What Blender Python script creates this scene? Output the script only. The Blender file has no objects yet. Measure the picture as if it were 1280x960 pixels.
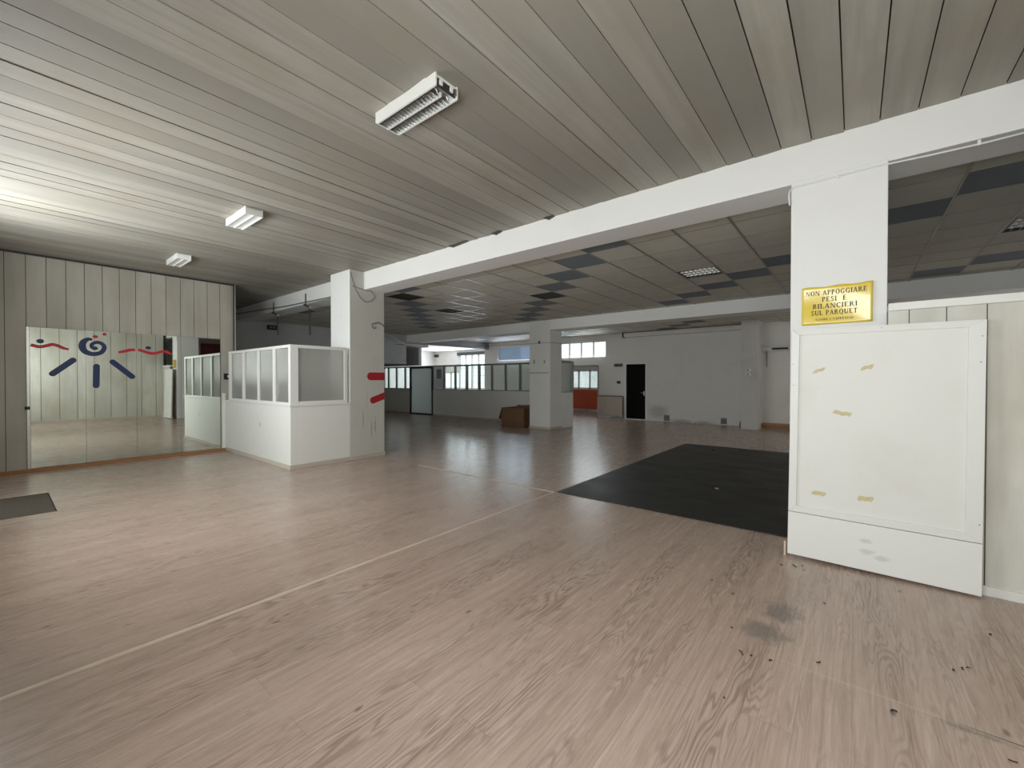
import bpy, bmesh, math, random
from mathutils import Vector, Matrix
random.seed(7)
scene = bpy.context.scene
COL = scene.collection

# ------------------------------------------------------------------ camera
F_PX = 526.0
yaw = math.atan(428 / 526.0); pitch = math.atan(5 / 526.0)
fwd0 = Vector((-math.sin(yaw), math.cos(yaw), 0)); right = Vector((math.cos(yaw), math.sin(yaw), 0)); zup = Vector((0, 0, 1))
fwd = fwd0 * math.cos(pitch) - zup * math.sin(pitch); upv = zup * math.cos(pitch) + fwd0 * math.sin(pitch)
cam_data = bpy.data.cameras.new('camera'); cam = bpy.data.objects.new('camera', cam_data); COL.objects.link(cam)
cam_data.sensor_fit = 'HORIZONTAL'; cam_data.sensor_width = 36.0; cam_data.lens = 36.0 * F_PX / 1280.0
cam_data.clip_start = 0.05; cam_data.clip_end = 200
m = Matrix((right, upv, -fwd)).transposed().to_4x4(); m.translation = Vector((0, 0, 1.5)); cam.matrix_world = m
scene.camera = cam

# ------------------------------------------------------------------ world, lights, exposure
scene.view_settings.view_transform = 'Standard'; scene.view_settings.look = 'None'
scene.view_settings.gamma = 1.0; scene.view_settings.use_curve_mapping = False
scene.view_settings.exposure = 0.14
world = bpy.data.worlds.new('overcast_sky'); scene.world = world; world.use_nodes = True
bg = world.node_tree.nodes['Background']; bg.inputs[0].default_value = (0.88, 0.95, 1.0, 1); bg.inputs[1].default_value = 2.2

def area(name, loc, direction, sx, sy, power, color=(1, 1, 1)):
    l = bpy.data.lights.new(name, 'AREA'); l.shape = 'RECTANGLE'; l.size = sx; l.size_y = sy; l.energy = power; l.color = color
    o = bpy.data.objects.new(name, l); COL.objects.link(o); o.location = loc
    o.rotation_euler = Vector(direction).to_track_quat('-Z', 'Z').to_euler(); return o
# daylight entering by the two shop windows behind the camera and by the far windows; the side lamp is an added fill
area('shop_window_daylight', (-5.4, -0.29, 2.05), (0, 1, 0), 2.3, 1.1, 92, (0.97, 1.0, 1.0))
area('near_window_daylight', (-0.45, -0.29, 2.05), (0, 1, 0), 2.4, 1.1, 84, (0.97, 1.0, 1.0))
area('side_fill_light', (3.93, 12.7, 1.9), (-1, 0.0, -0.1), 3.0, 1.5, 42, (1.0, 0.97, 0.92))  # unseen lamp added to lift the back wall and rear hall
area('entrance_door_daylight', (-7.65, -0.29, 2.5), (0.35, 1, 0.9), 1.2, 0.9, 58, (0.97, 1.0, 1.0))
area('rear_window_daylight', (-17.7, 17.8, 2.0), (0, -1, 0), 3.6, 2.0, 230, (0.82, 0.90, 1.0))
area('transom_daylight', (-8.78, 15.24, 2.72), (0, -1, -0.5), 2.2, 0.6, 22, (0.88, 0.95, 1.0))
area('blue_transom_daylight', (-12.3, 15.24, 2.72), (0, -1, -0.5), 1.9, 0.6, 30, (0.7, 0.82, 1.0))

# ------------------------------------------------------------------ materials
class NT:
    def __init__(s, name):
        s.m = bpy.data.materials.new(name); s.m.use_nodes = True; s.t = s.m.node_tree
        s.b = s.t.nodes['Principled BSDF']; s.out = s.t.nodes['Material Output']
    def n(s, typ, **kw):
        x = s.t.nodes.new(typ)
        for k, v in kw.items(): setattr(x, k, v)
        return x
    def l(s, a, b): s.t.links.new(a, b)
    def math(s, op, a, b=None, c=None, clamp=False):
        x = s.n('ShaderNodeMath', operation=op); x.use_clamp = clamp
        for i, v in enumerate((a, b, c)):
            if v is None: continue
            if isinstance(v, (int, float)): x.inputs[i].default_value = v
            else: s.l(v, x.inputs[i])
        return x.outputs[0]
    def mix(s, fac, a, b, mode='MIX'):
        x = s.n('ShaderNodeMix', data_type='RGBA', blend_type=mode)
        for idx, v in ((0, fac), (6, a), (7, b)):
            if isinstance(v, (int, float)): x.inputs[idx].default_value = v
            elif isinstance(v, tuple): x.inputs[idx].default_value = (*v, 1)
            else: s.l(v, x.inputs[idx])
        return x.outputs[2]
    def pos(s):
        return s.n('ShaderNodeNewGeometry').outputs['Position']
    def scaled(s, vec, sc, off=(0, 0, 0)):
        x = s.n('ShaderNodeMapping'); x.inputs['Scale'].default_value = sc; x.inputs['Location'].default_value = off; s.l(vec, x.inputs[0]); return x.outputs[0]
    def noise(s, vec, scale, detail=4, rough=0.55):
        x = s.n('ShaderNodeTexNoise'); x.inputs['Scale'].default_value = scale; x.inputs['Detail'].default_value = detail; x.inputs['Roughness'].default_value = rough
        s.l(vec, x.inputs['Vector']); return x.outputs[0]
    def ramp(s, v, stops):
        x = s.n('ShaderNodeValToRGB'); e = x.color_ramp.elements
        while len(e) < len(stops): e.new(0.5)
        for i, (p, c) in enumerate(stops):
            e[i].position = p; e[i].color = (*c, 1) if isinstance(c, tuple) else (c, c, c, 1)
        s.l(v, x.inputs[0]); return x.outputs[0]
    def col(s, v): s.l(v, s.b.inputs['Base Color'])
    def bump(s, h, strength=0.2, dist=0.002):
        x = s.n('ShaderNodeBump'); x.inputs['Strength'].default_value = strength; x.inputs['Distance'].default_value = dist
        s.l(h, x.inputs['Height']); s.l(x.outputs[0], s.b.inputs['Normal'])

def plain(name, c, rough=0.6, metal=0.0, spec=0.5):
    t = NT(name); t.b.inputs['Base Color'].default_value = (*c, 1); t.b.inputs['Roughness'].default_value = rough
    t.b.inputs['Metallic'].default_value = metal; t.b.inputs['Specular IOR Level'].default_value = spec; return t.m

def painted(name, c, dirt=(0.55, 0.53, 0.48), amount=0.25, rough=0.7, scale=1.6):
    """painted plaster or board with faint wear"""
    t = NT(name); p = t.pos()
    a = t.noise(p, scale, 6, 0.6)
    f = t.ramp(a, [(0.5, 0.0), (0.75, amount)])
    fine = t.noise(p, 40, 3)
    base = t.mix(f, c, tuple(x * y for x, y in zip(c, dirt)))
    t.col(base); t.b.inputs['Roughness'].default_value = rough; t.bump(fine, 0.08, 0.002); return t.m

def scuffed(name, c, spots, amount=0.35):
    """white paint with grey scuffs; spots = (centre, radius vector, colour)"""
    t = NT(name); p = t.pos()
    a = t.noise(p, 2.2, 6, 0.6)
    cur = t.mix(t.ramp(a, [(0.52, 0.0), (0.8, amount)]), c, tuple(x * 0.7 for x in c))
    for ce, ra, sc in spots:
        mp = t.n('ShaderNodeMapping'); mp.vector_type = 'POINT'
        mp.inputs['Location'].default_value = tuple(-q / r for q, r in zip(ce, ra)); mp.inputs['Scale'].default_value = tuple(1 / r for r in ra)
        t.l(p, mp.inputs[0])
        ln = t.n('ShaderNodeVectorMath', operation='LENGTH'); t.l(mp.outputs[0], ln.inputs[0])
        nz = t.noise(p, 22, 4, 0.7)
        v = t.math('ADD', ln.outputs['Value'], t.math('MULTIPLY_ADD', nz, 1.8, -0.9))
        fm = t.ramp(v, [(0.45, 0.6), (1.1, 0.0)])
        cur = t.mix(fm, cur, sc)
    t.col(cur); t.b.inputs['Roughness'].default_value = 0.55
    t.bump(t.noise(p, 60, 2), 0.05, 0.001); return t.m

def floor_material():
    t = NT('laminate'); p = t.pos()
    sep = t.n('ShaderNodeSeparateXYZ'); t.l(p, sep.inputs[0])
    x, y = sep.outputs[0], sep.outputs[1]
    comb = t.n('ShaderNodeCombineXYZ'); t.l(y, comb.inputs[0]); t.l(x, comb.inputs[1])
    br = t.n('ShaderNodeTexBrick'); br.offset = 0.37; br.inputs['Scale'].default_value = 1.0
    br.inputs['Brick Width'].default_value = 1.3; br.inputs['Row Height'].default_value = 0.195; br.inputs['Mortar Size'].default_value = 0.0009
    br.inputs['Mortar Smooth'].default_value = 0.2; br.inputs['Bias'].default_value = 0.0
    br.inputs['Color1'].default_value = (0, 0, 0, 1); br.inputs['Color2'].default_value = (1, 1, 1, 1); br.inputs['Mortar'].default_value = (0.5, 0.5, 0.5, 1)
    t.l(comb.outputs[0], br.inputs['Vector'])
    rnd = t.n('ShaderNodeSeparateColor'); t.l(br.outputs['Color'], rnd.inputs[0]); rnd = rnd.outputs[0]
    # per-plank offset of the grain
    off = t.n('ShaderNodeCombineXYZ'); t.l(t.math('MULTIPLY', rnd, 37.0), off.inputs[0]); t.l(t.math('MULTIPLY', rnd, 91.0), off.inputs[2])
    gv = t.n('ShaderNodeVectorMath', operation='ADD'); t.l(t.scaled(p, (5.5, 0.6, 1)), gv.inputs[0]); t.l(off.outputs[0], gv.inputs[1])
    low = t.noise(gv.outputs[0], 1.0, 3, 0.5)
    rings = t.math('SINE', t.math('MULTIPLY', low, 150.0))
    rings = t.ramp(t.math('MULTIPLY_ADD', rings, 0.5, 0.5), [(0.45, 0.0), (1.0, 1.0)])
    where = t.ramp(t.noise(t.scaled(p, (3.0, 0.5, 1), (4, 9, 0)), 1.3, 3), [(0.44, 0.05), (0.62, 0.55)])
    st = t.noise(t.scaled(p, (85, 2.6, 1)), 1.0, 5, 0.65)
    st2 = t.noise(t.scaled(p, (22, 0.9, 1), (3, 1, 0)), 1.0, 5, 0.65)
    c = t.mix(rnd, (0.415, 0.300, 0.242), (0.48, 0.352, 0.287))
    c = t.mix(t.ramp(st2, [(0.35, 0.0), (0.7, 0.75)]), c, (0.57, 0.45, 0.38))
    c = t.mix(t.ramp(st, [(0.42, 0.0), (0.70, 0.62)]), c, (0.30, 0.212, 0.168))
    c = t.mix(t.math('MULTIPLY', rings, where), c, (0.185, 0.132, 0.104))
    # knots
    vo = t.n('ShaderNodeTexVoronoi'); vo.feature = 'F1'; vo.inputs['Scale'].default_value = 1.0; vo.inputs['Randomness'].default_value = 1.0
    t.l(t.scaled(p, (5.2, 2.3, 1)), vo.inputs['Vector'])
    kn = t.ramp(vo.outputs['Distance'], [(0.03, 0.75), (0.075, 0.0)])
    c = t.mix(kn, c, (0.10, 0.072, 0.058))
    # dirt patches and the grey worn smear on the boards before the white panel
    d = t.noise(t.scaled(p, (1, 1, 1), (2, 5, 0)), 1.1, 5, 0.6)
    c = t.mix(t.ramp(d, [(0.55, 0.0), (0.8, 0.3)]), c, (0.23, 0.19, 0.16))
    for (sx_, sy_, rx, ry) in ((-0.41, 2.88, 0.16, 0.13), (-0.36, 3.2, 0.14, 0.2), (0.40, 2.62, 0.2, 0.02)):
        mp = t.n('ShaderNodeMapping'); mp.inputs['Location'].default_value = (-sx_ / rx, -sy_ / ry, 0); mp.inputs['Scale'].default_value = (1 / rx, 1 / ry, 0); t.l(p, mp.inputs[0])
        ln = t.n('ShaderNodeVectorMath', operation='LENGTH'); t.l(mp.outputs[0], ln.inputs[0])
        v = t.math('ADD', ln.outputs['Value'], t.math('MULTIPLY_ADD', t.noise(p, 14, 4, 0.7), 2.0, -1.0))
        c = t.mix(t.ramp(v, [(0.35, 0.6), (1.15, 0.0)]), c, (0.15, 0.14, 0.125))
    for (sx_, sy_, rx, ry, cc, am) in ((0.02, 2.645, 0.45, 0.007, (0.55, 0.46, 0.38), 0.5), (0.78, 2.645, 0.5, 0.006, (0.05, 0.04, 0.035), 0.8), (-1.25, 1.50, 0.012, 0.09, (0.6, 0.5, 0.42), 0.0)):
        mp = t.n('ShaderNodeMapping'); mp.inputs['Location'].default_value = (-sx_ / rx, -sy_ / ry, 0); mp.inputs['Scale'].default_value = (1 / rx, 1 / ry, 0); t.l(p, mp.inputs[0])
        ln = t.n('ShaderNodeVectorMath', operation='LENGTH'); t.l(mp.outputs[0], ln.inputs[0])
        c = t.mix(t.ramp(ln.outputs['Value'], [(0.75, am), (1.0, 0.0)]), c, cc)
    c = t.mix(t.math('MULTIPLY', br.outputs['Fac'], 0.55), c, (0.13, 0.10, 0.085))
    t.col(c)
    t.l(t.ramp(st, [(0.3, 0.20), (0.8, 0.34)]), t.b.inputs['Roughness'])
    t.b.inputs['Specular IOR Level'].default_value = 0.5
    t.bump(t.math('ADD', st, t.math('MULTIPLY', low, 2.0)), 0.10, 0.001)
    return t.m

def plank_material(name, c, var, streak):
    """board ceiling / wall: every board its own random tone, dirt streaked along its length (attribute rnd)"""
    t = NT(name); p = t.pos()
    at = t.n('ShaderNodeAttribute'); at.attribute_name = 'rnd'
    n1 = t.noise(t.scaled(p, streak), 1.0, 6, 0.62)
    n2 = t.noise(t.scaled(p, (2.0, 1.2, 1.2), (5, 2, 1)), 1.0, 4, 0.55)
    f = t.math('MULTIPLY', at.outputs['Fac'], var)
    base = t.mix(f, c, tuple(q * 0.55 for q in c))
    base = t.mix(t.ramp(n1, [(0.40, 0.0), (0.72, 0.75)]), base, tuple(q * 0.62 for q in c))
    base = t.mix(t.ramp(n2, [(0.42, 0.0), (0.72, 0.6)]), base, (c[0] * 0.72, c[1] * 0.67, c[2] * 0.60))
    t.col(base); t.b.inputs['Roughness'].default_value = 0.55; return t.m

def glass(name, tint=(0.93, 0.97, 0.96), gloss=0.10, rough=0.02):
    t = NT(name); t.t.nodes.remove(t.b)
    tr = t.n('ShaderNodeBsdfTransparent'); tr.inputs[0].default_value = (*tint, 1)
    gl = t.n('ShaderNodeBsdfGlossy'); gl.inputs['Roughness'].default_value = rough; gl.inputs[0].default_value = (0.9, 0.95, 0.95, 1)
    mx = t.n('ShaderNodeMixShader'); mx.inputs[0].default_value = gloss
    t.l(tr.outputs[0], mx.inputs[1]); t.l(gl.outputs[0], mx.inputs[2]); t.l(mx.outputs[0], t.out.inputs[0]); return t.m

def frosted(name, col=(0.8, 0.82, 0.8), rough=0.22, milk=0.25, gloss=0.06):
    t = NT(name); t.t.nodes.remove(t.b); p = t.pos()
    rf = t.n('ShaderNodeBsdfRefraction'); rf.inputs['IOR'].default_value = 1.04; rf.inputs['Roughness'].default_value = rough; rf.inputs[0].default_value = (*col, 1)
    tl = t.n('ShaderNodeBsdfTranslucent'); tl.inputs[0].default_value = (*col, 1)
    di = t.n('ShaderNodeBsdfDiffuse'); di.inputs[0].default_value = (*col, 1)
    gl = t.n('ShaderNodeBsdfGlossy'); gl.inputs['Roughness'].default_value = 0.2
    a = t.n('ShaderNodeMixShader'); a.inputs[0].default_value = 0.35; t.l(tl.outputs[0], a.inputs[1]); t.l(di.outputs[0], a.inputs[2])
    b = t.n('ShaderNodeMixShader'); b.inputs[0].default_value = milk; t.l(rf.outputs[0], b.inputs[1]); t.l(a.outputs[0], b.inputs[2])
    c = t.n('ShaderNodeMixShader'); c.inputs[0].default_value = gloss; t.l(b.outputs[0], c.inputs[1]); t.l(gl.outputs[0], c.inputs[2])
    wv = t.n('ShaderNodeTexWave'); wv.wave_type = 'BANDS'; wv.bands_direction = 'DIAGONAL'; wv.inputs['Scale'].default_value = 22
    wv.inputs['Distortion'].default_value = 0.6
    sp = t.scaled(p, (1, 1, 0)); t.l(sp, wv.inputs['Vector'])
    bp = t.n('ShaderNodeBump'); bp.inputs['Strength'].default_value = 0.25; bp.inputs['Distance'].default_value = 0.004; t.l(wv.outputs['Fac'], bp.inputs['Height'])
    for q in (rf, gl): t.l(bp.outputs[0], q.inputs['Normal'])
    t.l(c.outputs[0], t.out.inputs[0]); return t.m

M = {}
M['floor'] = floor_material()
M['plank_ceiling'] = plank_material('ceiling_boards', (0.40, 0.38, 0.333), 0.78, (9, 0.55, 1))
M['plank_wall'] = plank_material('wall_boards', (0.52, 0.495, 0.43), 0.16, (3, 3, 0.5))
M['plank_partition'] = plank_material('partition_boards', (0.70, 0.685, 0.62), 0.16, (3, 3, 0.5))
M['white'] = painted('white_plaster', (0.80, 0.80, 0.77), amount=0.12)
M['beam'] = painted('white_beam_paint', (0.85, 0.85, 0.83), amount=0.08)
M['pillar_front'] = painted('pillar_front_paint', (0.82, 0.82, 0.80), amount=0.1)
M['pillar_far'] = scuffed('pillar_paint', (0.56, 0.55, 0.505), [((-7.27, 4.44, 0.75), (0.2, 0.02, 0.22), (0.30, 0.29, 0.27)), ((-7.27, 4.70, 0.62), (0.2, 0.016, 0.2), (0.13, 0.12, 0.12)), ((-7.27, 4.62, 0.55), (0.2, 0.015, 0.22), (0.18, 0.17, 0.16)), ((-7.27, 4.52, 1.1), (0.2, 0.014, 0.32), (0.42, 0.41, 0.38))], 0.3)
M['grey_wall'] = painted('hall_wall_paint', (0.62, 0.60, 0.57), amount=0.35)
M['dark_grey_wall'] = painted('bulkhead_paint', (0.52, 0.52, 0.52), amount=0.3)
M['beam_dark'] = painted('dark_beam_paint', (0.22, 0.215, 0.20), amount=0.3)  # far darker base colour than the other beams
M['back_wall'] = scuffed('back_wall_paint', (0.74, 0.715, 0.67), [((-5.55, 15.3, 0.35), (0.42, 0.4, 0.3), (0.36, 0.34, 0.30)), ((-4.75, 15.3, 0.03), (0.5, 0.4, 0.1), (0.30, 0.27, 0.23)), ((-4.0, 15.3, 0.03), (0.4, 0.4, 0.08), (0.30, 0.27, 0.23))], 0.3)
M['board'] = painted('white_panel_paint', (0.79, 0.785, 0.75), (0.88, 0.86, 0.79), 0.45, 0.55, 2.2)
M['kick'] = scuffed('kick_panel_paint', (0.83, 0.83, 0.80), [((0.07, 4.24, 0.25), (0.05, 0.4, 0.022), (0.55, 0.55, 0.54)), ((0.08, 4.24, 0.17), (0.06, 0.4, 0.028), (0.55, 0.55, 0.54)), ((0.17, 4.24, 0.14), (0.07, 0.4, 0.022), (0.56, 0.56, 0.55))], 0.08)
M['frame_white'] = plain('white_enamel', (0.80, 0.80, 0.77), 0.45)
M['half_wall'] = scuffed('half_wall_paint', (0.80, 0.80, 0.76), [((-8.55, 3.1, 0.68), (0.05, 0.4, 0.06), (0.45, 0.44, 0.42))], 0.08)
M['skirting'] = painted('beige_skirting', (0.56, 0.51, 0.43), amount=0.4, rough=0.4)
M['wood'] = painted('orange_wood', (0.36, 0.17, 0.065), amount=0.5, rough=0.45, scale=5)
M['mirror'] = plain('mirror_glass', (0.70, 0.74, 0.69), 0.012, 1.0)
M['aluminium'] = plain('aluminium', (0.62, 0.62, 0.60), 0.35, 1.0)
M['grey_metal'] = plain('grey_metal', (0.35, 0.35, 0.34), 0.4, 0.6)
M['dark_metal'] = plain('dark_metal', (0.055, 0.055, 0.055), 0.4, 0.4)
M['black'] = plain('black_plastic', (0.012, 0.012, 0.012), 0.5)
M['black_paint'] = plain('black_door_paint', (0.004, 0.004, 0.004), 0.8, 0, 0.15)
M['rubber'] = None
M['lamp_white'] = plain('lamp_enamel', (0.84, 0.84, 0.80), 0.35)
M['louvre'] = plain('louvre_metal', (0.50, 0.50, 0.48), 0.3, 1.0)
M['louvre_dull'] = plain('dull_louvre', (0.5, 0.49, 0.46), 0.42, 0.8)
M['louvre_dark'] = plain('brown_louvre', (0.10, 0.09, 0.075), 0.5, 0.6)
M['opal'] = painted('opal_diffuser', (0.70, 0.71, 0.70), amount=0.15, rough=0.35)
M['navy'] = painted('navy_vinyl', (0.012, 0.030, 0.115), amount=0.4, rough=0.45, scale=14)
M['red'] = plain('red_vinyl', (0.48, 0.022, 0.03), 0.5)
M['red_dark'] = plain('red_paint', (0.36, 0.004, 0.008), 0.5)
M['maroon'] = plain('maroon_panel', (0.14, 0.016, 0.012), 0.5)
M['tape'] = painted('old_tape', (0.64, 0.56, 0.33), amount=0.5, rough=0.6, scale=30)
M['cable'] = plain('white_cable', (0.72, 0.75, 0.73), 0.45)
M['grey_cable'] = plain('grey_cable', (0.16, 0.15, 0.14), 0.6)
M['tile'] = painted('ceiling_tile', (0.66, 0.645, 0.56), amount=0.25, rough=0.7)
M['tile_blue'] = painted('blue_ceiling_tile', (0.20, 0.235, 0.27), amount=0.3, rough=0.7)
M['tbar'] = plain('ceiling_bar', (0.27, 0.26, 0.24), 0.3, 0.3)
M['glass'] = glass('clear_glass')
M['glass_far'] = glass('partition_glass', (0.86, 0.90, 0.88), 0.07)
M['glass_blue'] = frosted('blue_frosted_glass', (0.36, 0.41, 0.48), 0.4, 0.3, 0.03)
M['glass_white'] = frosted('white_frosted_glass', (0.93, 0.97, 0.97), 0.4, 0.35)
M['frosted'] = frosted('ribbed_frosted_glass', (0.86, 0.86, 0.82), 0.16, 0.42, 0.10)
M['frosted_dark'] = frosted('dull_frosted_glass', (0.42, 0.45, 0.43), 0.2, 0.5)
M['radiator'] = painted('radiator_enamel', (0.50, 0.42, 0.345), amount=0.3)
M['orange'] = painted('orange_panel', (0.60, 0.085, 0.025), amount=0.25, rough=0.5)
M['vent'] = plain('vent_grey', (0.22, 0.21, 0.20), 0.6)
M['crumb'] = plain('black_crumb', (0.02, 0.018, 0.015), 0.8)
M['sign_ink'] = plain('sign_ink', (0.05, 0.02, 0.015), 0.5)
M['asphalt'] = painted('pavement', (0.35, 0.34, 0.33), amount=0.4, rough=0.9)
M['poster'] = plain('poster_grey', (0.22, 0.25, 0.23), 0.6)
M['paper'] = plain('white_paper', (0.80, 0.81, 0.86), 0.7)
M['strip'] = painted('beige_strip', (0.62, 0.52, 0.42), amount=0.5, rough=0.4, scale=6)

def cardboard():
    t = NT('cardboard'); p = t.pos()
    wv = t.noise(t.scaled(p, (3, 3, 50)), 1.0, 3)
    t.col(t.mix(t.ramp(wv, [(0.3, 0.0), (0.8, 0.4)]), (0.20, 0.105, 0.052), (0.135, 0.068, 0.033))); t.b.inputs['Roughness'].default_value = 0.85; return t.m
M['card'] = cardboard()
def rubber():
    t = NT('black_rubber'); p = t.pos()
    a = t.noise(t.scaled(p, (1.0, 2.2, 1)), 1.4, 6, 0.65)
    t.col(t.ramp(a, [(0.4, (0.009, 0.010, 0.009)), (0.62, (0.016, 0.017, 0.015)), (0.78, (0.042, 0.043, 0.040))]))
    t.l(t.ramp(a, [(0.3, 0.42), (0.8, 0.62)]), t.b.inputs['Roughness']); t.bump(t.noise(p, 9, 4), 0.15, 0.004); return t.m
M['rubber'] = rubber()
def coir():
    t = NT('coir_mat'); p = t.pos()
    a = t.noise(p, 60, 4, 0.7)
    t.col(t.ramp(a, [(0.3, (0.045, 0.035, 0.024)), (0.7, (0.125, 0.095, 0.068))])); t.b.inputs['Roughness'].default_value = 0.95; t.bump(a, 0.5, 0.006); return t.m
M['coir'] = coir()
def sign_material():
    t = NT('yellow_laminate'); p = t.pos()
    a = t.noise(p, 5, 4)
    t.col(t.mix(t.ramp(a, [(0.4, 0.0), (0.7, 0.5)]), (0.80, 0.59, 0.05), (0.86, 0.70, 0.16)))
    t.b.inputs['Roughness'].default_value = 0.22; t.b.inputs['Coat Weight'].default_value = 0.6; t.b.inputs['Coat Roughness'].default_value = 0.08; return t.m
M['yellow'] = sign_material()
def tree_view():
    t = NT('street_facade'); p = t.pos()
    a = t.noise(p, 1.2, 4); t.col(t.ramp(a, [(0.35, (0.45, 0.47, 0.45)), (0.7, (0.75, 0.76, 0.75))])); return t.m
M['facade'] = tree_view()

# ------------------------------------------------------------------ builders
ORIGIN = {}
def wloc(o): return ORIGIN.get(o.name, Vector((0, 0, 0)))

class MB:
    def __init__(s): s.v = []; s.f = []; s.mi = []; s.r = []; s.cur = 0; s.rnd = 0.0
    def add(s, verts, faces):
        b = len(s.v); s.v += [Vector(q) for q in verts]
        for f in faces: s.f.append([b + i for i in f]); s.mi.append(s.cur); s.r.append(s.rnd)
        return s
    def box(s, x0, x1, y0, y1, z0, z1):
        x0, x1 = sorted((x0, x1)); y0, y1 = sorted((y0, y1)); z0, z1 = sorted((z0, z1))
        return s.add([(x0, y0, z0), (x1, y0, z0), (x1, y1, z0), (x0, y1, z0), (x0, y0, z1), (x1, y0, z1), (x1, y1, z1), (x0, y1, z1)],
                     [(0, 3, 2, 1), (4, 5, 6, 7), (0, 1, 5, 4), (1, 2, 6, 5), (2, 3, 7, 6), (3, 0, 4, 7)])
    def prism(s, poly, d):
        """extrude a 3-D polygon by vector d"""
        d = Vector(d); n = len(poly); vs = [Vector(q) for q in poly] + [Vector(q) + d for q in poly]
        fs = [tuple(range(n - 1, -1, -1)), tuple(range(n, 2 * n))] + [(i, (i + 1) % n, n + (i + 1) % n, n + i) for i in range(n)]
        return s.add(vs, fs)
    def tube(s, path, r, n=8):
        P = [Vector(q) for q in path]; rings = []; last = None
        for i, q in enumerate(P):
            t = (P[min(i + 1, len(P) - 1)] - P[max(i - 1, 0)]).normalized()
            a = last if last is not None else (Vector((0, 0, 1)) if abs(t.z) < 0.9 else Vector((1, 0, 0)))
            u = (a - t * a.dot(t)).normalized(); last = u; w = t.cross(u)
            rings.append([q + (u * math.cos(2 * math.pi * k / n) + w * math.sin(2 * math.pi * k / n)) * r for k in range(n)])
        vs = [q for rg in rings for q in rg]; fs = []
        for i in range(len(P) - 1):
            for k in range(n): fs.append((i * n + k, i * n + (k + 1) % n, (i + 1) * n + (k + 1) % n, (i + 1) * n + k))
        fs.append(tuple(range(n - 1, -1, -1))); fs.append(tuple((len(P) - 1) * n + k for k in range(n)))
        return s.add(vs, fs)
    def build(s, name, mats, parent=None, loc=None, bevel=0.0, smooth=False):
        if not isinstance(mats, (list, tuple)): mats = [mats]
        if loc is None:
            if parent is not None: loc = wloc(parent)
            else:
                xs = [v.x for v in s.v]; ys = [v.y for v in s.v]; zs = [v.z for v in s.v]
                loc = Vector(((min(xs) + max(xs)) / 2, (min(ys) + max(ys)) / 2, min(zs)))
        loc = Vector(loc)
        me = bpy.data.meshes.new(name); me.from_pydata([v - loc for v in s.v], [], s.f)
        for mm in mats: me.materials.append(M[mm] if isinstance(mm, str) else mm)
        me.polygons.foreach_set('material_index', s.mi)
        if any(s.r):
            at = me.attributes.new('rnd', 'FLOAT', 'FACE'); at.data.foreach_set('value', s.r)
        if smooth: me.polygons.foreach_set('use_smooth', [True] * len(s.f))
        bm = bmesh.new(); bm.from_mesh(me)
        if not smooth: bmesh.ops.recalc_face_normals(bm, faces=bm.faces)
        bm.to_mesh(me); bm.free(); me.update()
        o = bpy.data.objects.new(name, me); COL.objects.link(o); ORIGIN[o.name] = loc
        if parent is not None: o.parent = parent; o.location = loc - wloc(parent)
        else: o.location = loc
        if bevel:
            md = o.modifiers.new('edges', 'BEVEL'); md.width = bevel; md.segments = 2; md.limit_method = 'ANGLE'
        return o

def B(*a): return MB().box(*a)
def tag(o, label, cat, group=None, kind=None):
    o['label'] = label; o['category'] = cat
    if group: o['group'] = group
    if kind: o['kind'] = kind
    return o
def thing(name, label, cat, loc, group=None):
    o = bpy.data.objects.new(name, None); COL.objects.link(o); o.location = loc; o.empty_display_size = 0.1; ORIGIN[o.name] = Vector(loc)
    return tag(o, label, cat, group)
def copy_tree(o, offset, label=None):
    r = o.copy(); COL.objects.link(r); r.location = o.location + Vector(offset); ORIGIN[r.name] = wloc(o) + Vector(offset)
    if label: r['label'] = label
    for ch in list(o.children):
        c = ch.copy(); COL.objects.link(c); c.parent = r; ORIGIN[c.name] = wloc(ch) + Vector(offset)
        for g in list(ch.children):
            d = g.copy(); COL.objects.link(d); d.parent = c; ORIGIN[d.name] = wloc(g) + Vector(offset)
    return r
SL = {}
def struct(name, mb, mat, label=None, cat='wall', parent=None, **kw):
    o = mb.build(name, mat, parent, **kw)
    if parent is None:
        o['kind'] = 'structure'; o['category'] = cat
        o['label'] = label or name.replace('_', ' ')
    return o

# ------------------------------------------------------------------ dimensions
XW = -10.4       # mirror wall
XR = 1.2         # boarded wall on the far side of the camera
YF = -0.32        # shop front
ZC = 3.56        # board ceiling
ZT = 3.30        # tile ceiling
XH0, XH1 = -14.05, 4.0   # hall extent
YB = 15.3        # back wall
YP = 11.754      # far glazed partition

# ------------------------------------------------------------------ floor
mb = MB()
mb.add([(-21, YF, 0), (-8.32, YF, 0), (-8.32, 0.44, 0), (-21, 0.44, 0)], [(0, 1, 2, 3)])
mb.add([(-7.07, YF, 0), (4, YF, 0), (4, 0.44, 0), (-7.07, 0.44, 0)], [(0, 1, 2, 3)])
mb.add([(-21, 0.44, 0), (4, 0.44, 0), (4, 18.2, 0), (-21, 18.2, 0)], [(0, 1, 2, 3)])
mb.cur = 1
mb.add([(-8.32, YF, -0.02), (-7.07, YF, -0.02), (-7.07, 0.44, -0.02), (-8.32, 0.44, -0.02)], [(0, 1, 2, 3)])
mb.add([(-8.32, 0.44, -0.02), (-7.07, 0.44, -0.02), (-7.07, 0.44, 0), (-8.32, 0.44, 0)], [(0, 1, 2, 3)])
mb.add([(-7.07, YF, -0.02), (-7.07, 0.44, -0.02), (-7.07, 0.44, 0), (-7.07, YF, 0)], [(0, 1, 2, 3)])
mb.add([(-8.32, YF, -0.02), (-8.32, 0.44, -0.02), (-8.32, 0.44, 0), (-8.32, YF, 0)], [(0, 1, 2, 3)])
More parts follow.
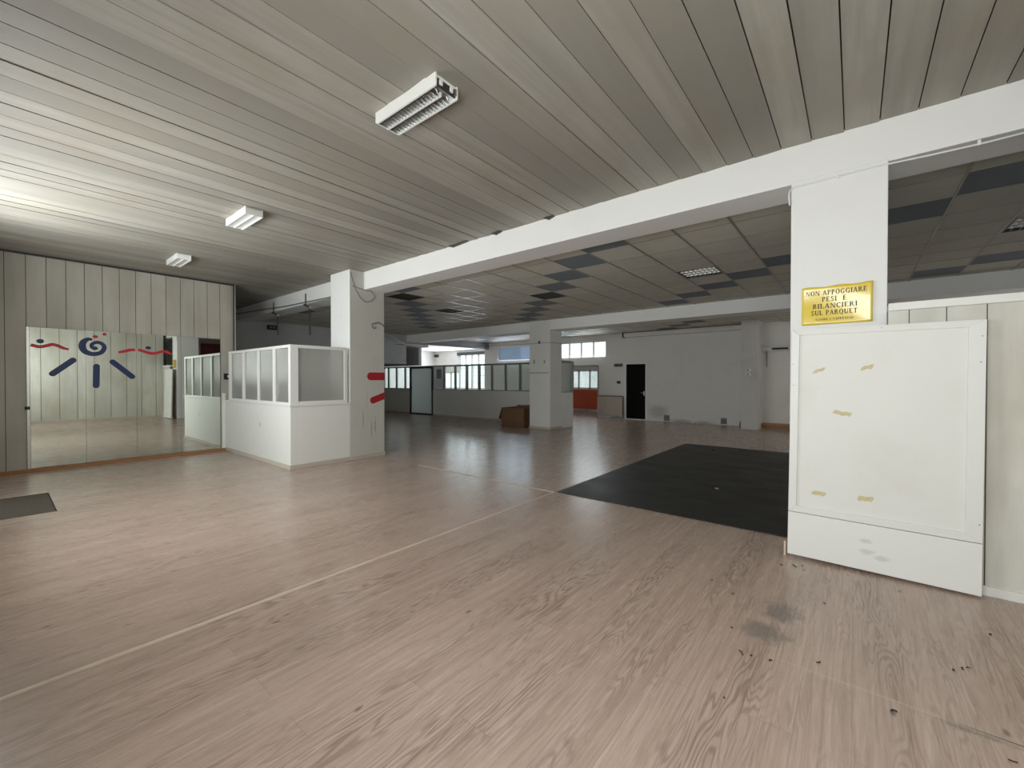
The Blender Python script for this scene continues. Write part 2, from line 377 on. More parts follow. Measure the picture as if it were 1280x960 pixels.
struct('floor', mb, ['floor', 'dark_metal'], 'greyish pink wood-look laminate floor through the whole hall', 'floor', loc=(0, 0, 0))

# ------------------------------------------------------------------ board ceiling of the front hall
def planks(name, mats, along, x0, x1, pitch, start, a0, a1, z, sag, tilt, segs, gap=0.007, parent=None):
    """boards side by side; returns MB. along: 'Y' ceiling boards, 'Z' wall boards facing +X, 'ZY' wall boards facing -Y"""
    mb = MB(); k0 = math.floor((x0 - start) / pitch)
    k = k0
    while start + k * pitch < x1 - 0.005:
        l, r = max(start + k * pitch + gap / 2, x0), min(start + (k + 1) * pitch - gap / 2, x1); k += 1
        if r - l < 0.01: continue
        tl = random.uniform(-tilt, tilt); rn = random.random(); ph = [random.uniform(-sag, sag) for _ in range(segs + 1)]
        mb.rnd = max(rn, 0.001); mb.cur = 0
        vs = []; nx = 4
        for j in range(segs + 1):
            a = a0 + (a1 - a0) * j / segs
            for i in range(nx + 1):
                f = i / nx; h = tl * (f - 0.5) * 2 + ph[j] - sag * 0.6 * math.cos((f - 0.5) * math.pi)
                vs.append((l + (r - l) * f, a, h))
        fs = [(j * (nx + 1) + i, j * (nx + 1) + i + 1, (j + 1) * (nx + 1) + i + 1, (j + 1) * (nx + 1) + i) for j in range(segs) for i in range(nx)]
        n = len(vs); ed = []
        for j in range(segs + 1):                      # turned-up lips towards the joints
            for i in (0, nx): q = vs[j * (nx + 1) + i]; vs.append(q); vs.append((q[0], q[1], q[2] + 0.016))
        for j in range(segs):
            a_, b_ = n + 4 * j, n + 4 * (j + 1)
            fs.append((a_, b_, b_ + 1, a_ + 1)); fs.append((a_ + 2, a_ + 3, b_ + 3, b_ + 2))
        if along == 'Y': vv = [(p, q, z + h) for p, q, h in vs]; ff = [f[::-1] for f in fs]
        elif along == 'Z': vv = [(z - h, p, q) for p, q, h in vs]; ff = fs
        elif along == 'Z-': vv = [(z + h, p, q) for p, q, h in vs]; ff = [f[::-1] for f in fs]
        else: vv = [(p, z + h, q) for p, q, h in vs]; ff = fs
        mb.add(vv, ff)
    return mb

mb = planks('ceiling', None, 'Y', XH0, XR, 0.2205, 0.585, YF, 4.47, ZC, 0.0010, 0.0045, 9, gap=0.008)
mb.cur = 1; mb.rnd = 0.0
mb.box(XH0, XR, YF, 4.5, ZC + 0.018, ZC + 0.2)
ceil = struct('ceiling', mb, ['plank_ceiling', 'dark_metal'], 'grubby grey board ceiling of the front hall', 'ceiling', smooth=True)

# tile ceiling of the middle and rear hall -------------------------------------------------
TP = 0.615; TX0 = 0.135; TY0 = 5.335
LIGHT_CELLS = {(2, 3), (-4, 3), (-9, 3), (-14, 3), (-13, 0), (-10, 12), (-5, 12)}
def blue(c, r):
    if r < 8: return (c + r - 1) % 7 == 0 and -20 < c < 6
    return (c + r - 6) % 7 == 0 and r >= 9
mb = MB()
for r in range(-1, 17):
    for c in range(-24, 7):
        if (c, r) in LIGHT_CELLS: continue
        x0 = TX0 + c * TP; y0 = TY0 + r * TP
        xa, xb = max(x0, XH0), min(x0 + TP, XH1); ya, yb = max(y0, 4.72), min(y0 + TP, YB)
        if xb - xa < 0.02 or yb - ya < 0.02: continue
        mb.cur = 1 if blue(c, r) else 0
        dz = random.uniform(0, 0.003)
        mb.add([(xa, ya, ZT + dz), (xb, ya, ZT + dz), (xb, yb, ZT + dz), (xa, yb, ZT + dz)], [(0, 3, 2, 1)])
tc = mb.build('ceiling', ['tile', 'tile_blue'], None, smooth=True); tc['kind'] = 'structure'; tc['category'] = 'ceiling'; tc['label'] = 'dark suspended tile ceiling with diagonal rows of blue tiles'
mb = MB()
for c in range(-23, 7):
    x = TX0 + c * TP
    if XH0 < x < XH1: mb.box(x - 0.011, x + 0.011, 4.72, YB, ZT - 0.004, ZT + 0.004)
for r in range(0, 17):
    y = TY0 + r * TP
    if y < YB: mb.box(XH0, XH1, y - 0.006, y + 0.006, ZT - 0.003, ZT + 0.004)
mb.build('ceiling_grid', 'tbar', tc)
struct('ceiling_slab', MB().box(-21.2, XH1 + 0.15, 4.9, YB + 0.18, 3.49, 3.7).box(-21.2, -14.1, YB + 0.18, 18.2, 3.49, 3.7), 'grey_wall', 'concrete slab above the suspended tiles', 'ceiling')

# ------------------------------------------------------------------ beams and pillars
def pillar(name, x0, x1, y0, y1, z1, mat, label, skirt=True):
    o = struct(name, B(x0, x1, y0, y1, 0, z1), mat, label, 'pillar', bevel=0.006)
    if skirt:
        e = 0.012; o2 = B(x0 - e, x1 + e, y0 - e, y1 + e, 0, 0.075).build('skirting', 'skirting', o, bevel=0.003)
    return o
near_p = pillar('pillar_1', -0.443, 0.198, 4.45, 5.14, 3.24, 'beam', 'white pillar carrying the yellow sign', False)
far_p = pillar('pillar_2', -7.98, -7.28, 4.171, 4.91, ZC, 'pillar_far', 'white pillar with red painted stripes beside the glazed booth')
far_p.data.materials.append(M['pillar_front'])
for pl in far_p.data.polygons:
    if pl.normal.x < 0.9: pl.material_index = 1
mid_p = pillar('pillar_3', -7.84, -7.075, 10.5, 11.15, 3.29, 'white', 'square white pillar in the middle of the hall beside the cardboard box')
struct('beam_1', MB().box(XH0, XH1, 4.46, 4.905, 3.225, 3.66), 'beam', 'long white beam between the board ceiling and the tile ceiling', 'beam', bevel=0.006)
struct('beam_2', MB().box(XH0, XH1, 10.505, 11.1, 3.0, 3.5), 'beam', 'second pale beam over the pillar in the middle of the hall', 'beam', bevel=0.006)
struct('beam_3', MB().box(-14.25, -13.9, 11.1, YB, 3.0, 3.5), 'beam_dark', 'dark beam running back above the far glazed partition', 'beam')

# red painted stripes wrapping the pillar's edge (drawn on it)
def stadium(y0, z0, y1, z1, w, x, cut=None, n=10, round_end=True):
    """flat rounded bar in a plane x = const"""
    a = math.atan2(z1 - z0, y1 - y0); pts = []
    for i in range(n + 1):
        t = a + math.pi / 2 + math.pi * i / n; pts.append((y0 + math.cos(t) * w / 2, z0 + math.sin(t) * w / 2))
    if round_end:
        for i in range(n + 1):
            t = a - math.pi / 2 + math.pi * i / n; pts.append((y1 + math.cos(t) * w / 2, z1 + math.sin(t) * w / 2))
    else:
        pts.append((cut, z1 + (cut - y1) * math.tan(a) - w / 2 / math.cos(a))); pts.append((cut, z1 + (cut - y1) * math.tan(a) + w / 2 / math.cos(a)))
    return [(x, p, q) for p, q in pts]
for (y0, z0, y1, z1, w) in ((4.60, 1.572, 4.9, 1.572, 0.15), (4.655, 1.105, 4.9, 1.185, 0.13)):
    s_ = MB(); s_.prism(stadium(y0, z0, y1, z1, w, -7.28, 4.912, round_end=False), (0.003, 0, 0))
    zc = z1 + 0.005
    s_.box(-7.62, -7.277, 4.909, 4.913, zc - w / 2, zc + w / 2)
    o = s_.build('red_stripe', 'red_dark', far_p); o['label'] = 'red painted stripe'

# ------------------------------------------------------------------ walls
mb = planks('w', None, 'Z', -0.9, 3.25, 0.2237, 0.102, 0.0, ZC, XW, 0.0015, 0.002, 4, gap=0.008)
mb.cur = 1; mb.rnd = 0; mb.box(XW - 0.16, XW - 0.014, YF, 3.25, 0, ZC)
wl = struct('wall_left', mb, ['plank_wall', 'dark_metal'], 'grey boarded wall that carries the mirror', 'wall')
B(XW - 0.16, XW + 0.014, 3.252, 3.272, 0, ZC).build('corner_trim', 'dark_metal', wl)
B(XW - 0.12, XW + 0.02, 3.272, 3.296, 0, ZC).build('corner_trim', 'aluminium', wl)
B(XW - 0.002, XW + 0.014, YF, 3.25, ZC - 0.035, ZC - 0.004).build('top_trim', 'dark_metal', wl)
MB().box(XW, XW + 0.055, YF, 0.36, 0, 0.055).box(XW, XW + 0.055, 0.36, 3.09, 0, 0.055).build('wood_skirting', 'wood', wl, bevel=0.004)
# white dado between mirror and booth
B(XW, XW + 0.012, 3.035, 3.10, 0.055, 1.22).build('dado_panel', 'half_wall', wl)
# wall with boards in the mirror's reflection
mb = planks('w', None, 'Z-', YF, 4.36, 0.445, 0.12, 0.0, ZC, XR, 0.003, 0.003, 4, gap=0.012)
mb.cur = 1; mb.rnd = 0; mb.box(XR + 0.014, XR + 0.16, YF, 4.46, 0, ZC)
struct('wall_right', mb, ['plank_partition', 'dark_metal'], 'pale boarded wall seen in the mirror', 'wall')
struct('baseboard_right', B(XR - 0.018, XR - 0.003, YF, 4.35, 0, 0.08), 'skirting', 'pale baseboard under the boarded wall seen in the mirror', 'baseboard')
# low boarded partition right of the near pillar
mb = planks('w', None, 'ZY', 0.20, XR, 0.198, 0.12, 0.0, 2.03, 4.36, 0.001, 0.001, 3, gap=0.006)
mb.cur = 1; mb.rnd = 0; mb.box(0.20, XR, 4.374, 4.44, 0, 2.03)
pt = struct('wall_partition', mb, ['plank_partition', 'dark_metal'], 'low pale boarded partition behind the leaning white panel', 'wall')
B(0.20, XR, 4.335, 4.45, 2.03, 2.088).build('top_rail', 'frame_white', pt, bevel=0.004)
B(0.20, XR, 4.335, 4.362, 0, 0.065).build('baseboard', 'frame_white', pt, bevel=0.003)
# shop front
sf = MB()
sf.box(XW - 0.2, -8.31, YF - 0.25, YF, 0, ZC); sf.box(-8.31, -7.0, YF - 0.25, YF, 3.3, ZC); sf.box(-7.0, -6.6, YF - 0.25, YF, 0, ZC)
for q0, q1 in ((-6.6, -4.2), (-1.7, 0.8)): sf.box(q0, q1, YF - 0.25, YF, 2.65, ZC); sf.box(q0, q1, YF - 0.25, YF, 0, 1.45)
sf.box(-4.2, -1.7, YF - 0.25, YF, 0, ZC); sf.box(0.8, XR + 0.16, YF - 0.25, YF, 0, ZC)
struct('wall_front', sf, 'white', 'shop front wall behind the viewer', 'wall')
for wn, (xa, xb, z0, z1, n) in (('window_1', (-8.31, -7.0, 0.0, 3.3, 2)), ('window_2', (-6.6, -4.2, 1.45, 2.65, 2)), ('window_10', (-1.7, 0.8, 1.45, 2.65, 2))):
    f = MB(); p = MB()
    for i in range(n + 1):
        x = xa + (xb - xa) * i / n; f.box(max(xa, x - 0.03), min(xb, x + 0.03), YF - 0.16, YF - 0.09, z0, z1)
    f.box(xa, xb, YF - 0.16, YF - 0.09, z0, z0 + 0.06); f.box(xa, xb, YF - 0.16, YF - 0.09, z1 - 0.06, z1)
    o = struct(wn, f, 'aluminium', 'tall glazed entrance behind the viewer' if wn == 'window_1' else 'wide shop window behind the viewer', 'window')
    for i in range(n):
        B(xa + (xb - xa) * i / n + 0.03, xa + (xb - xa) * (i + 1) / n - 0.03, YF - 0.128, YF - 0.122, z0 + 0.06, z1 - 0.06).build('pane', 'glass', o)
# hall side walls and the lobby behind the mirror wall
struct('wall_hall_left', MB().box(XH0 - 0.15, XH0, 2.9, 4.46, 0, ZC).box(XH0 - 0.15, XH0, 4.46, 10.5, 2.14, ZC).box(XH0 - 0.15, XH0, 4.46, 7.2, 0, 2.14), 'dark_grey_wall', 'dark grey wall above the booth with a black emergency sign', 'wall')
struct('wall_lobby', B(XH0, XW - 0.16, 2.85, 3.0, 0, ZC), 'grey_wall', 'wall closing the lobby behind the mirror wall', 'wall')
struct('wall_bay', MB().box(-17.7, -17.55, 7.0, YP, 0, 3.5).box(-17.55, XH0 - 0.15, 7.0, 7.15, 0, 3.5), 'grey_wall', 'shadowed end wall of the bay at the far glazed partition', 'wall')
struct('ceiling_bay', B(-17.7, XH0 - 0.15, 7.0, YP, 2.9, 3.0), 'grey_wall', 'low ceiling of the dark bay', 'ceiling')
struct('wall_bulkhead', B(-17.6, -14.78, YP - 0.05, YP + 0.1, 2.13, 3.5), 'dark_grey_wall', 'dark bulkhead over the far glass door', 'wall')
struct('wall_hall_right', MB().box(XH1, XH1 + 0.15, 4.46, 11.2, 0, ZC).box(XH1, XH1 + 0.15, 14.2, YB, 0, ZC).box(XH1, XH1 + 0.15, 11.2, 14.2, 0, 1.1).box(XH1, XH1 + 0.15, 11.2, 14.2, 2.7, ZC), 'grey_wall', 'far hall wall reflected in the mirror', 'wall')
w9 = struct('added_window', MB().box(4.04, 4.10, 11.2, 14.2, 1.1, 1.16).box(4.04, 4.10, 11.2, 14.2, 2.64, 2.7).box(4.04, 4.10, 11.2, 11.26, 1.16, 2.64).box(4.04, 4.10, 14.14, 14.2, 1.16, 2.64).box(4.04, 4.10, 12.67, 12.73, 1.16, 2.64), 'aluminium', 'unseen wide window added in the side wall to brighten the rear hall', 'window')  # made-up opening, added to go with the rear hall fill lamp
B(4.067, 4.073, 11.26, 12.67, 1.16, 2.64).build('pane', 'glass', w9); B(4.067, 4.073, 12.73, 14.14, 1.16, 2.64).build('pane', 'glass', w9)
struct('wall_closure', B(XR + 0.16, XH1, 4.3, 4.46, 0, ZC), 'grey_wall', 'wall behind the boarded corner', 'wall')
# back wall with two transoms and a doorway and the black door
bw = MB(); T0, T1 = 2.41, 3.07
bw.box(-14.2, -13.35, YB, YB + 0.18, 0, 3.5)
bw.box(-13.35, -9.36, YB, YB + 0.18, 0, T0); bw.box(-13.35, -7.66, YB, YB + 0.18, T1, 3.5); bw.box(-11.35, -9.92, YB, YB + 0.18, T0, T1)
bw.box(-9.36, -8.01, YB, YB + 0.18, 2.07, T0); bw.box(-8.01, -7.66, YB, YB + 0.18, 0, T0)
bw.box(-7.66, -6.80, YB, YB + 0.18, 0, 3.5); bw.box(-6.80, -6.03, YB, YB + 0.18, 2.10, 3.5); bw.box(-6.03, XH1, YB, YB + 0.18, 0, 3.5)
struct('wall_back', bw, 'back_wall', 'pale stained back wall with the black door', 'wall')
struct('pilaster', B(-2.70, -2.24, 14.42, YB, 0, 3.3), 'grey_wall', 'pale pilaster standing out from the back wall', 'pillar', bevel=0.005)
struct('baseboard_recess', MB().box(-2.24, XH1, 14.98, 15.06, 0.10, 0.14).box(-2.24, XH1, 15.06, YB, 0, 0.16), 'wood', 'brown baseboard ledge in the recess beside the pilaster', 'baseboard')
# transom windows
def transom(name, x0, x1, n, gm, label):
    f = MB()
    for i in range(n + 1):
        x = x0 + (x1 - x0) * i / n; f.box(max(x0, x - 0.025), min(x1, x + 0.025), YB + 0.05, YB + 0.11, T0, T1)
    f.box(x0, x1, YB + 0.05, YB + 0.11, T0, T0 + 0.04).box(x0, x1, YB + 0.05, YB + 0.11, T1 - 0.04, T1)
    o = struct(name, f, 'frame_white', label, 'window')
    for i in range(n): B(x0 + (x1 - x0) * i / n + 0.025, x0 + (x1 - x0) * (i + 1) / n - 0.025, YB + 0.077, YB + 0.083, T0 + 0.04, T1 - 0.04).build('pane', gm, o)
transom('window_3', -9.92, -7.66, 4, 'glass_white', 'bright high window of four panes in the back wall')
transom('window_4', -13.35, -11.35, 1, 'glass_blue', 'bluish high window at the middle pillar')
# black door
dr = struct('door_1', MB().box(-6.85, -6.795, YB - 0.02, YB + 0.16, 0, 2.14).box(-6.035, -5.98, YB - 0.02, YB + 0.16, 0, 2.14).box(-6.795, -6.035, YB - 0.02, YB + 0.16, 2.10, 2.14).box(-6.795, -6.035, YB - 0.02, YB + 0.16, 0, 0.03), 'frame_white', 'black door in a white frame beside the radiator', 'door')
B(-6.79, -6.04, YB + 0.02, YB + 0.06, 0.03, 2.10).build('door_leaf', 'black_paint', dr)
h = MB().box(-6.12, -6.07, YB + 0.005, YB + 0.02, 0.92, 1.08); h.tube([(-6.095, YB, 1.02), (-6.095, YB - 0.05, 1.02), (-6.19, YB - 0.05, 1.02)], 0.011); h.build('door_handle', 'aluminium', dr)

# rooms behind the back wall and behind the partition
rw = MB()
rw.box(-21.2, -20.3, 17.9, 18.1, 0, 3.5); rw.box(-20.3, -15.4, 17.9, 18.1, 0, 0.95); rw.box(-20.3, -18.75, 17.9, 18.1, 2.0, 3.5); rw.box(-18.75, -16.6, 17.9, 18.1, 3.17, 3.5)
rw.box(-16.6, -15.4, 17.9, 18.1, 2.0, 3.5); rw.box(-15.4, -14.1, 17.9, 18.1, 0, 3.5); rw.box(-14.1, -11.0, 17.9, 18.1, 0, 2.38); rw.box(-14.25, -14.1, YB + 0.18, 17.9, 2.2, 3.5)
rw.box(-11.0, -9.2, 17.9, 18.1, 1.99, 2.38); rw.box(-11.0, -9.2, 17.9, 18.1, 0, 1.06); rw.box(-9.2, -5, 17.9, 18.1, 0, 2.38)
struct('wall_rear_room', rw, 'white', 'outer wall of the bright rear rooms', 'wall')
struct('wall_rear_side', MB().box(-21.2, -21.0, YP + 0.1, 18.0, 0, 3.5).box(-5.1, -5, YB + 0.18, 18, 0, 2.38), 'white', 'bluish white side wall of the rear room', 'wall')
struct('wall_rear_bay', B(-21.1, -17.55, YP, YP + 0.1, 0, 3.5), 'grey_wall', 'wall beside the far partition', 'wall')
struct('ceiling_rear', MB().box(-21.2, -14.25, YP + 0.1, 18.0, 3.3, 3.4).box(-14.25, -5, YB + 0.18, 18.0, 2.25, 2.35), 'white', 'white ceiling of the rear rooms', 'ceiling')
def rear_window(name, x0, x1, z0, z1, n, label, fm='frame_white', gm='glass'):
    f = MB()
    for i in range(n + 1):
        x = x0 + (x1 - x0) * i / n; f.box(max(x0, x - 0.04), min(x1, x + 0.04), 17.93, 18.02, z0, z1)
    f.box(x0, x1, 17.93, 18.02, z0, z0 + 0.08); f.box(x0, x1, 17.93, 18.02, z1 - 0.08, z1)
    o = struct(name, f, fm, label, 'window')
    for i in range(n): B(x0 + (x1 - x0) * i / n + 0.04, x0 + (x1 - x0) * (i + 1) / n - 0.04, 17.975, 17.981, z0 + 0.08, z1 - 0.08).build('pane', gm, o)
    return o
w5 = rear_window('window_5', -18.75, -16.6, 0.95, 3.17, 4, 'tall bright window with lattice bars in the far rear room')
g_ = MB()
for i in range(9): g_.box(-18.7 + i * 0.26, -18.685 + i * 0.26, 18.12, 18.135, 0.95, 3.1)
for z in (1.3, 1.75, 2.2, 2.65): g_.box(-18.75, -16.6, 18.12, 18.135, z, z + 0.018)
g_.build('window_bars', 'grey_metal', w5)
B(-18.8, -16.55, 17.78, 17.9, 2.98, 3.17).build('blind_box', 'dark_metal', w5)
rear_window('window_6', -20.3, -18.75, 0.95, 2.0, 2, 'low bright window beside the tall rear window')
rear_window('window_7', -16.6, -15.4, 0.95, 2.0, 2, 'narrow bright window beside the tall rear window')
rear_window('window_8', -11.0, -9.2, 1.06, 1.99, 3, 'three-pane window over the orange panel in the room behind the doorway', 'frame_white')
# orange panel below that window
og = tag(MB().box(-11.0, -8.9, 17.82, 17.895, 0.12, 1.04).build('orange_panel', 'orange'), 'bright orange wall panel under the window seen through the doorway', 'wall panel')
B(-11.0, -9.9, 17.80, 17.83, 0.0, 0.10).build('plinth', 'skirting', og)
# doorway lining
struct('trim_1', MB().box(-9.40, -9.36, YB - 0.02, YB + 0.2, 0, 2.10).box(-8.01, -7.97, YB - 0.02, YB + 0.2, 0, 2.10).box(-9.36, -8.01, YB - 0.02, YB + 0.2, 2.07, 2.11), 'grey_metal', 'thin grey lining of the doorway to the orange room', 'trim')
# street outside
struct('ground_outside', MB().box(-30, 20, -14, YF - 0.26, -0.3, -0.05).box(-40, 20, 18.3, 30, -0.3, -0.05), 'asphalt', 'pavement outside the building', 'ground')
struct('exterior_facade', B(-24, -4, 26, 27, -0.05, 2.6), 'facade', 'pale garden wall outside the rear windows', 'exterior')

# ------------------------------------------------------------------ glazed booth (half wall with frosted glass)
bt = thing('glazed_booth', 'white half-wall booth with frosted glass panes between the mirror and the striped pillar', 'booth', (-8.8, 3.6, 0))
YH, XB, HZ = 3.10, -7.28, 1.055
MB().box(XW + 0.014, XB, YH, YH + 0.1, 0.0, HZ).box(XB - 0.1, XB, YH + 0.1, 4.168, 0.0, HZ).build('half_wall', 'half_wall', bt, bevel=0.004)
MB().box(XW + 0.014, XB + 0.012, YH - 0.012, YH, 0, 0.075).box(XB, XB + 0.012, YH, 4.155, 0, 0.075).build('skirting', 'skirting', bt, bevel=0.002)
MB().box(XW + 0.02, XB + 0.02, YH - 0.02, YH + 0.12, HZ, HZ + 0.022).box(XB - 0.12, XB + 0.02, YH + 0.12, 4.165, HZ, HZ + 0.022).build('sill', 'frame_white', bt, bevel=0.003)
ZS, ZG = HZ + 0.022, 2.095
fr = MB()
posts = [(-10.22, -10.09), (-9.447, -9.349), (-8.69, -8.615), (-7.998, -7.9)]
for a, b in posts: fr.box(a, b, YH + 0.005, YH + 0.065, ZS + 0.045, ZG - 0.05)
fr.box(-7.36, XB, YH + 0.002, YH + 0.135, ZS, ZG)                              # corner post
fr.box(-10.22, -7.36, YH + 0.005, YH + 0.065, ZG - 0.05, ZG).box(-10.22, -7.36, YH + 0.005, YH + 0.065, ZS, ZS + 0.045)
fr.box(-7.345, XB - 0.002, YH + 0.135, 4.12, ZG - 0.055, ZG).box(-7.345, XB - 0.002, YH + 0.135, 4.12, ZS, ZS + 0.06).box(-7.345, XB - 0.002, 4.06, 4.12, ZS + 0.06, ZG - 0.055)
fr.build('frame', 'frame_white', bt, bevel=0.004)
for a, b in ((-10.09, -9.447), (-9.349, -8.69), (-8.615, -7.998), (-7.9, -7.36)):
    B(a, b, YH + 0.03, YH + 0.038, ZS + 0.045, ZG - 0.05).build('pane', 'frosted', bt)
B(-7.315, -7.307, YH + 0.135, 4.06, ZS + 0.06, ZG - 0.055).build('pane', 'frosted', bt)

# ------------------------------------------------------------------ mirror
XM = XW + 0.02
mr = thing('wall_mirror', 'large wall mirror of four sheets with a painted blue spiral and red waves', 'mirror', (XM, 1.7, 0.06))
ys = [0.36, 1.0, 1.67, 2.335, 3.0]
for i in range(4):
    B(XM, XM + 0.006, ys[i] + 0.0015, ys[i + 1] - 0.0015, 0.062, 2.36).build('mirror_sheet', 'mirror', mr)
B(XM - 0.006, XM + 0.012, 0.325, 0.357, 0.058, 2.36).build('edge_trim', 'aluminium', mr)
XS = XM + 0.0065
def ribbon(pts, widths, x, thick=0.0015):
    P = [Vector((0, p, q)) for p, q in pts]
    # resample with Catmull-Rom
    Q = []; W = []
    for i in range(len(P) - 1):
        p0, p1, p2, p3 = P[max(i - 1, 0)], P[i], P[i + 1], P[min(i + 2, len(P) - 1)]
        for k in range(6):
            t = k / 6; Q.append(0.5 * ((2 * p1) + (p2 - p0) * t + (2 * p0 - 5 * p1 + 4 * p2 - p3) * t * t + (3 * p1 - p0 - 3 * p2 + p3) * t ** 3))
            W.append(widths[i] * (1 - t) + widths[i + 1] * t)
    Q.append(P[-1]); W.append(widths[-1])
    mb = MB(); L = []; R = []
    for i, q in enumerate(Q):
        t = (Q[min(i + 1, len(Q) - 1)] - Q[max(i - 1, 0)]).normalized(); n = Vector((0, -t.z, t.y))
        L.append(q + n * W[i] / 2); R.append(q - n * W[i] / 2)
    vs = []
    for a, b in zip(L, R): vs += [(x, a.y, a.z), (x, b.y, b.z), (x + thick, a.y, a.z), (x + thick, b.y, b.z)]
    fs = []
    for i in range(len(Q) - 1):
        o = 4 * i; fs += [(o + 2, o + 3, o + 7, o + 6), (o, o + 4, o + 5, o + 1), (o, o + 2, o + 6, o + 4), (o + 1, o + 5, o + 7, o + 3)]
    fs += [(0, 1, 3, 2), (4 * len(Q) - 4, 4 * len(Q) - 2, 4 * len(Q) - 1, 4 * len(Q) - 3)]
    mb.add(vs, fs); return mb
def disc(y, z, ry, rz, x, thick=0.0015, n=24):
    return MB().prism([(x, y + ry * math.cos(2 * math.pi * k / n), z + rz * math.sin(2 * math.pi * k / n)) for k in range(n)], (thick, 0, 0))
ribbon([(0.372, 2.075), (0.42, 2.055), (0.48, 2.047), (0.55, 2.07), (0.613, 2.092), (0.68, 2.07), (0.738, 2.037), (0.80, 2.022)], [0.05] * 6 + [0.046, 0.03], XS).build('red_wave', 'red', mr)
ribbon([(1.42, 2.003), (1.50, 2.025), (1.57, 2.052), (1.65, 2.062)], [0.04, 0.05, 0.055, 0.05], XS).build('red_wave', 'red', mr)
ribbon([(1.69, 2.066), (1.76, 2.045), (1.86, 2.008), (1.95, 2.012), (2.04, 2.049), (2.11, 2.045), (2.19, 1.999)], [0.05, 0.055, 0.056, 0.05, 0.05, 0.05, 0.032], XS).build('red_wave', 'red', mr)
disc(0.475, 2.137, 0.043, 0.036, XS).build('blue_dot', 'navy', mr); disc(1.837, 2.109, 0.042, 0.030, XS).build('blue_dot', 'navy', mr)
disc(1.123, 2.262, 0.035, 0.026, XS).build('red_dot', 'red', mr); disc(1.24, 2.315, 0.028, 0.025, XS).build('red_dot', 'red', mr)
ribbon([(1.085, 2.205), (1.03, 2.212), (0.975, 2.16), (0.96, 2.075), (0.995, 1.995), (1.09, 1.955), (1.19, 1.985), (1.235, 2.065), (1.215, 2.135), (1.15, 2.165), (1.085, 2.135), (1.075, 2.085), (1.11, 2.055), (1.145, 2.075)],
       [0.03, 0.06, 0.085, 0.095, 0.085, 0.072, 0.066, 0.064, 0.06, 0.056, 0.052, 0.05, 0.06, 0.05], XS).build('blue_spiral', 'navy', mr)
for (a, b, c, d) in ((0.61, 1.605, 0.845, 1.838), (1.134, 1.74, 1.128, 1.40), (1.345, 1.825, 1.605, 1.562)):
    MB().prism(stadium(a, b, c, d, 0.088, XS), (0.0015, 0, 0)).build('blue_bar', 'navy', mr)
tag(MB().box(XM - 0.006, XM + 0.03, 0.30, 0.355, 1.02, 1.07).build('mirror_catch', 'black'), 'small black catch on the wall at the mirror edge trim', 'catch')
so = tag(B(XW, XW + 0.02, 3.07, 3.235, 1.51, 1.64).build('wall_socket', 'black', bevel=0.003), 'black wall switch plate between the mirror and the booth', 'switch')
MB().box(XW + 0.02, XW + 0.026, 3.135, 3.165, 1.555, 1.60).build('rocker', 'lamp_white', so)

# ------------------------------------------------------------------ leaning white panel on the near pillar
LEAN = math.radians(1.4); CT = math.cos(LEAN); ST = math.sin(LEAN); Y0 = 4.25
bd = thing('leaning_panel', 'tall white framed panel with tape scraps leaning under the yellow sign', 'panel', (0.13, Y0, 0))
def lean(mb, roll=math.radians(0.55)):
    cr, sr = math.cos(roll), math.sin(roll)
    for v in mb.v:
        dx, dz = v.x - 0.685, v.z
        x = dx * cr + dz * sr; z = dz * cr - dx * sr
        dy = v.y - Y0
        v.x = 0.685 + x; v.y = Y0 + dy * CT + z * ST; v.z = z * CT - dy * ST
        v.z += 0.004
    return mb
xl, xr, zt = -0.435, 0.685, 1.915
lean(B(xl + 0.02, xr - 0.02, Y0 + 0.018, Y0 + 0.03, 0.40, zt - 0.02)).build('face_sheet', 'board', bd)
lean(MB().box(xl, xr, Y0, Y0 + 0.034, 0.012, 0.369)).build('kick_board', 'kick', bd, bevel=0.002)
def mitre(p): return lean(MB().prism(p, (0, 0.034, 0)))
a = 0.055; c = 0.085
mitre([(xl, Y0, 0.374), (xl + a, Y0, 0.374 + 0.055), (xl + a, Y0, zt - 0.05), (xl, Y0, zt)]).build('stile', 'frame_white', bd, bevel=0.0015)
mitre([(xr, Y0, 0.374), (xr, Y0, zt), (xr - c, Y0, zt - 0.05), (xr - c, Y0, 0.374 + 0.055)]).build('stile', 'frame_white', bd, bevel=0.0015)
mitre([(xl + 0.001, Y0 + 0.002, 0.374), (xr - 0.001, Y0 + 0.002, 0.374), (xr - c, Y0 + 0.002, 0.429), (xl + a, Y0 + 0.002, 0.429)]).build('rail', 'frame_white', bd, bevel=0.0015)
mitre([(xl + 0.001, Y0 + 0.006, zt), (xl + a, Y0 + 0.006, zt - 0.05), (xr - c, Y0 + 0.006, zt - 0.05), (xr - 0.001, Y0 + 0.006, zt)]).build('rail', 'board', bd, bevel=0.0015)
for q in (xl + 0.02, xr - 0.06): lean(B(q, q + 0.04, Y0 + 0.035, Y0 + 0.06, 0.03, zt - 0.02)).build('backing_batten', 'wood', bd)
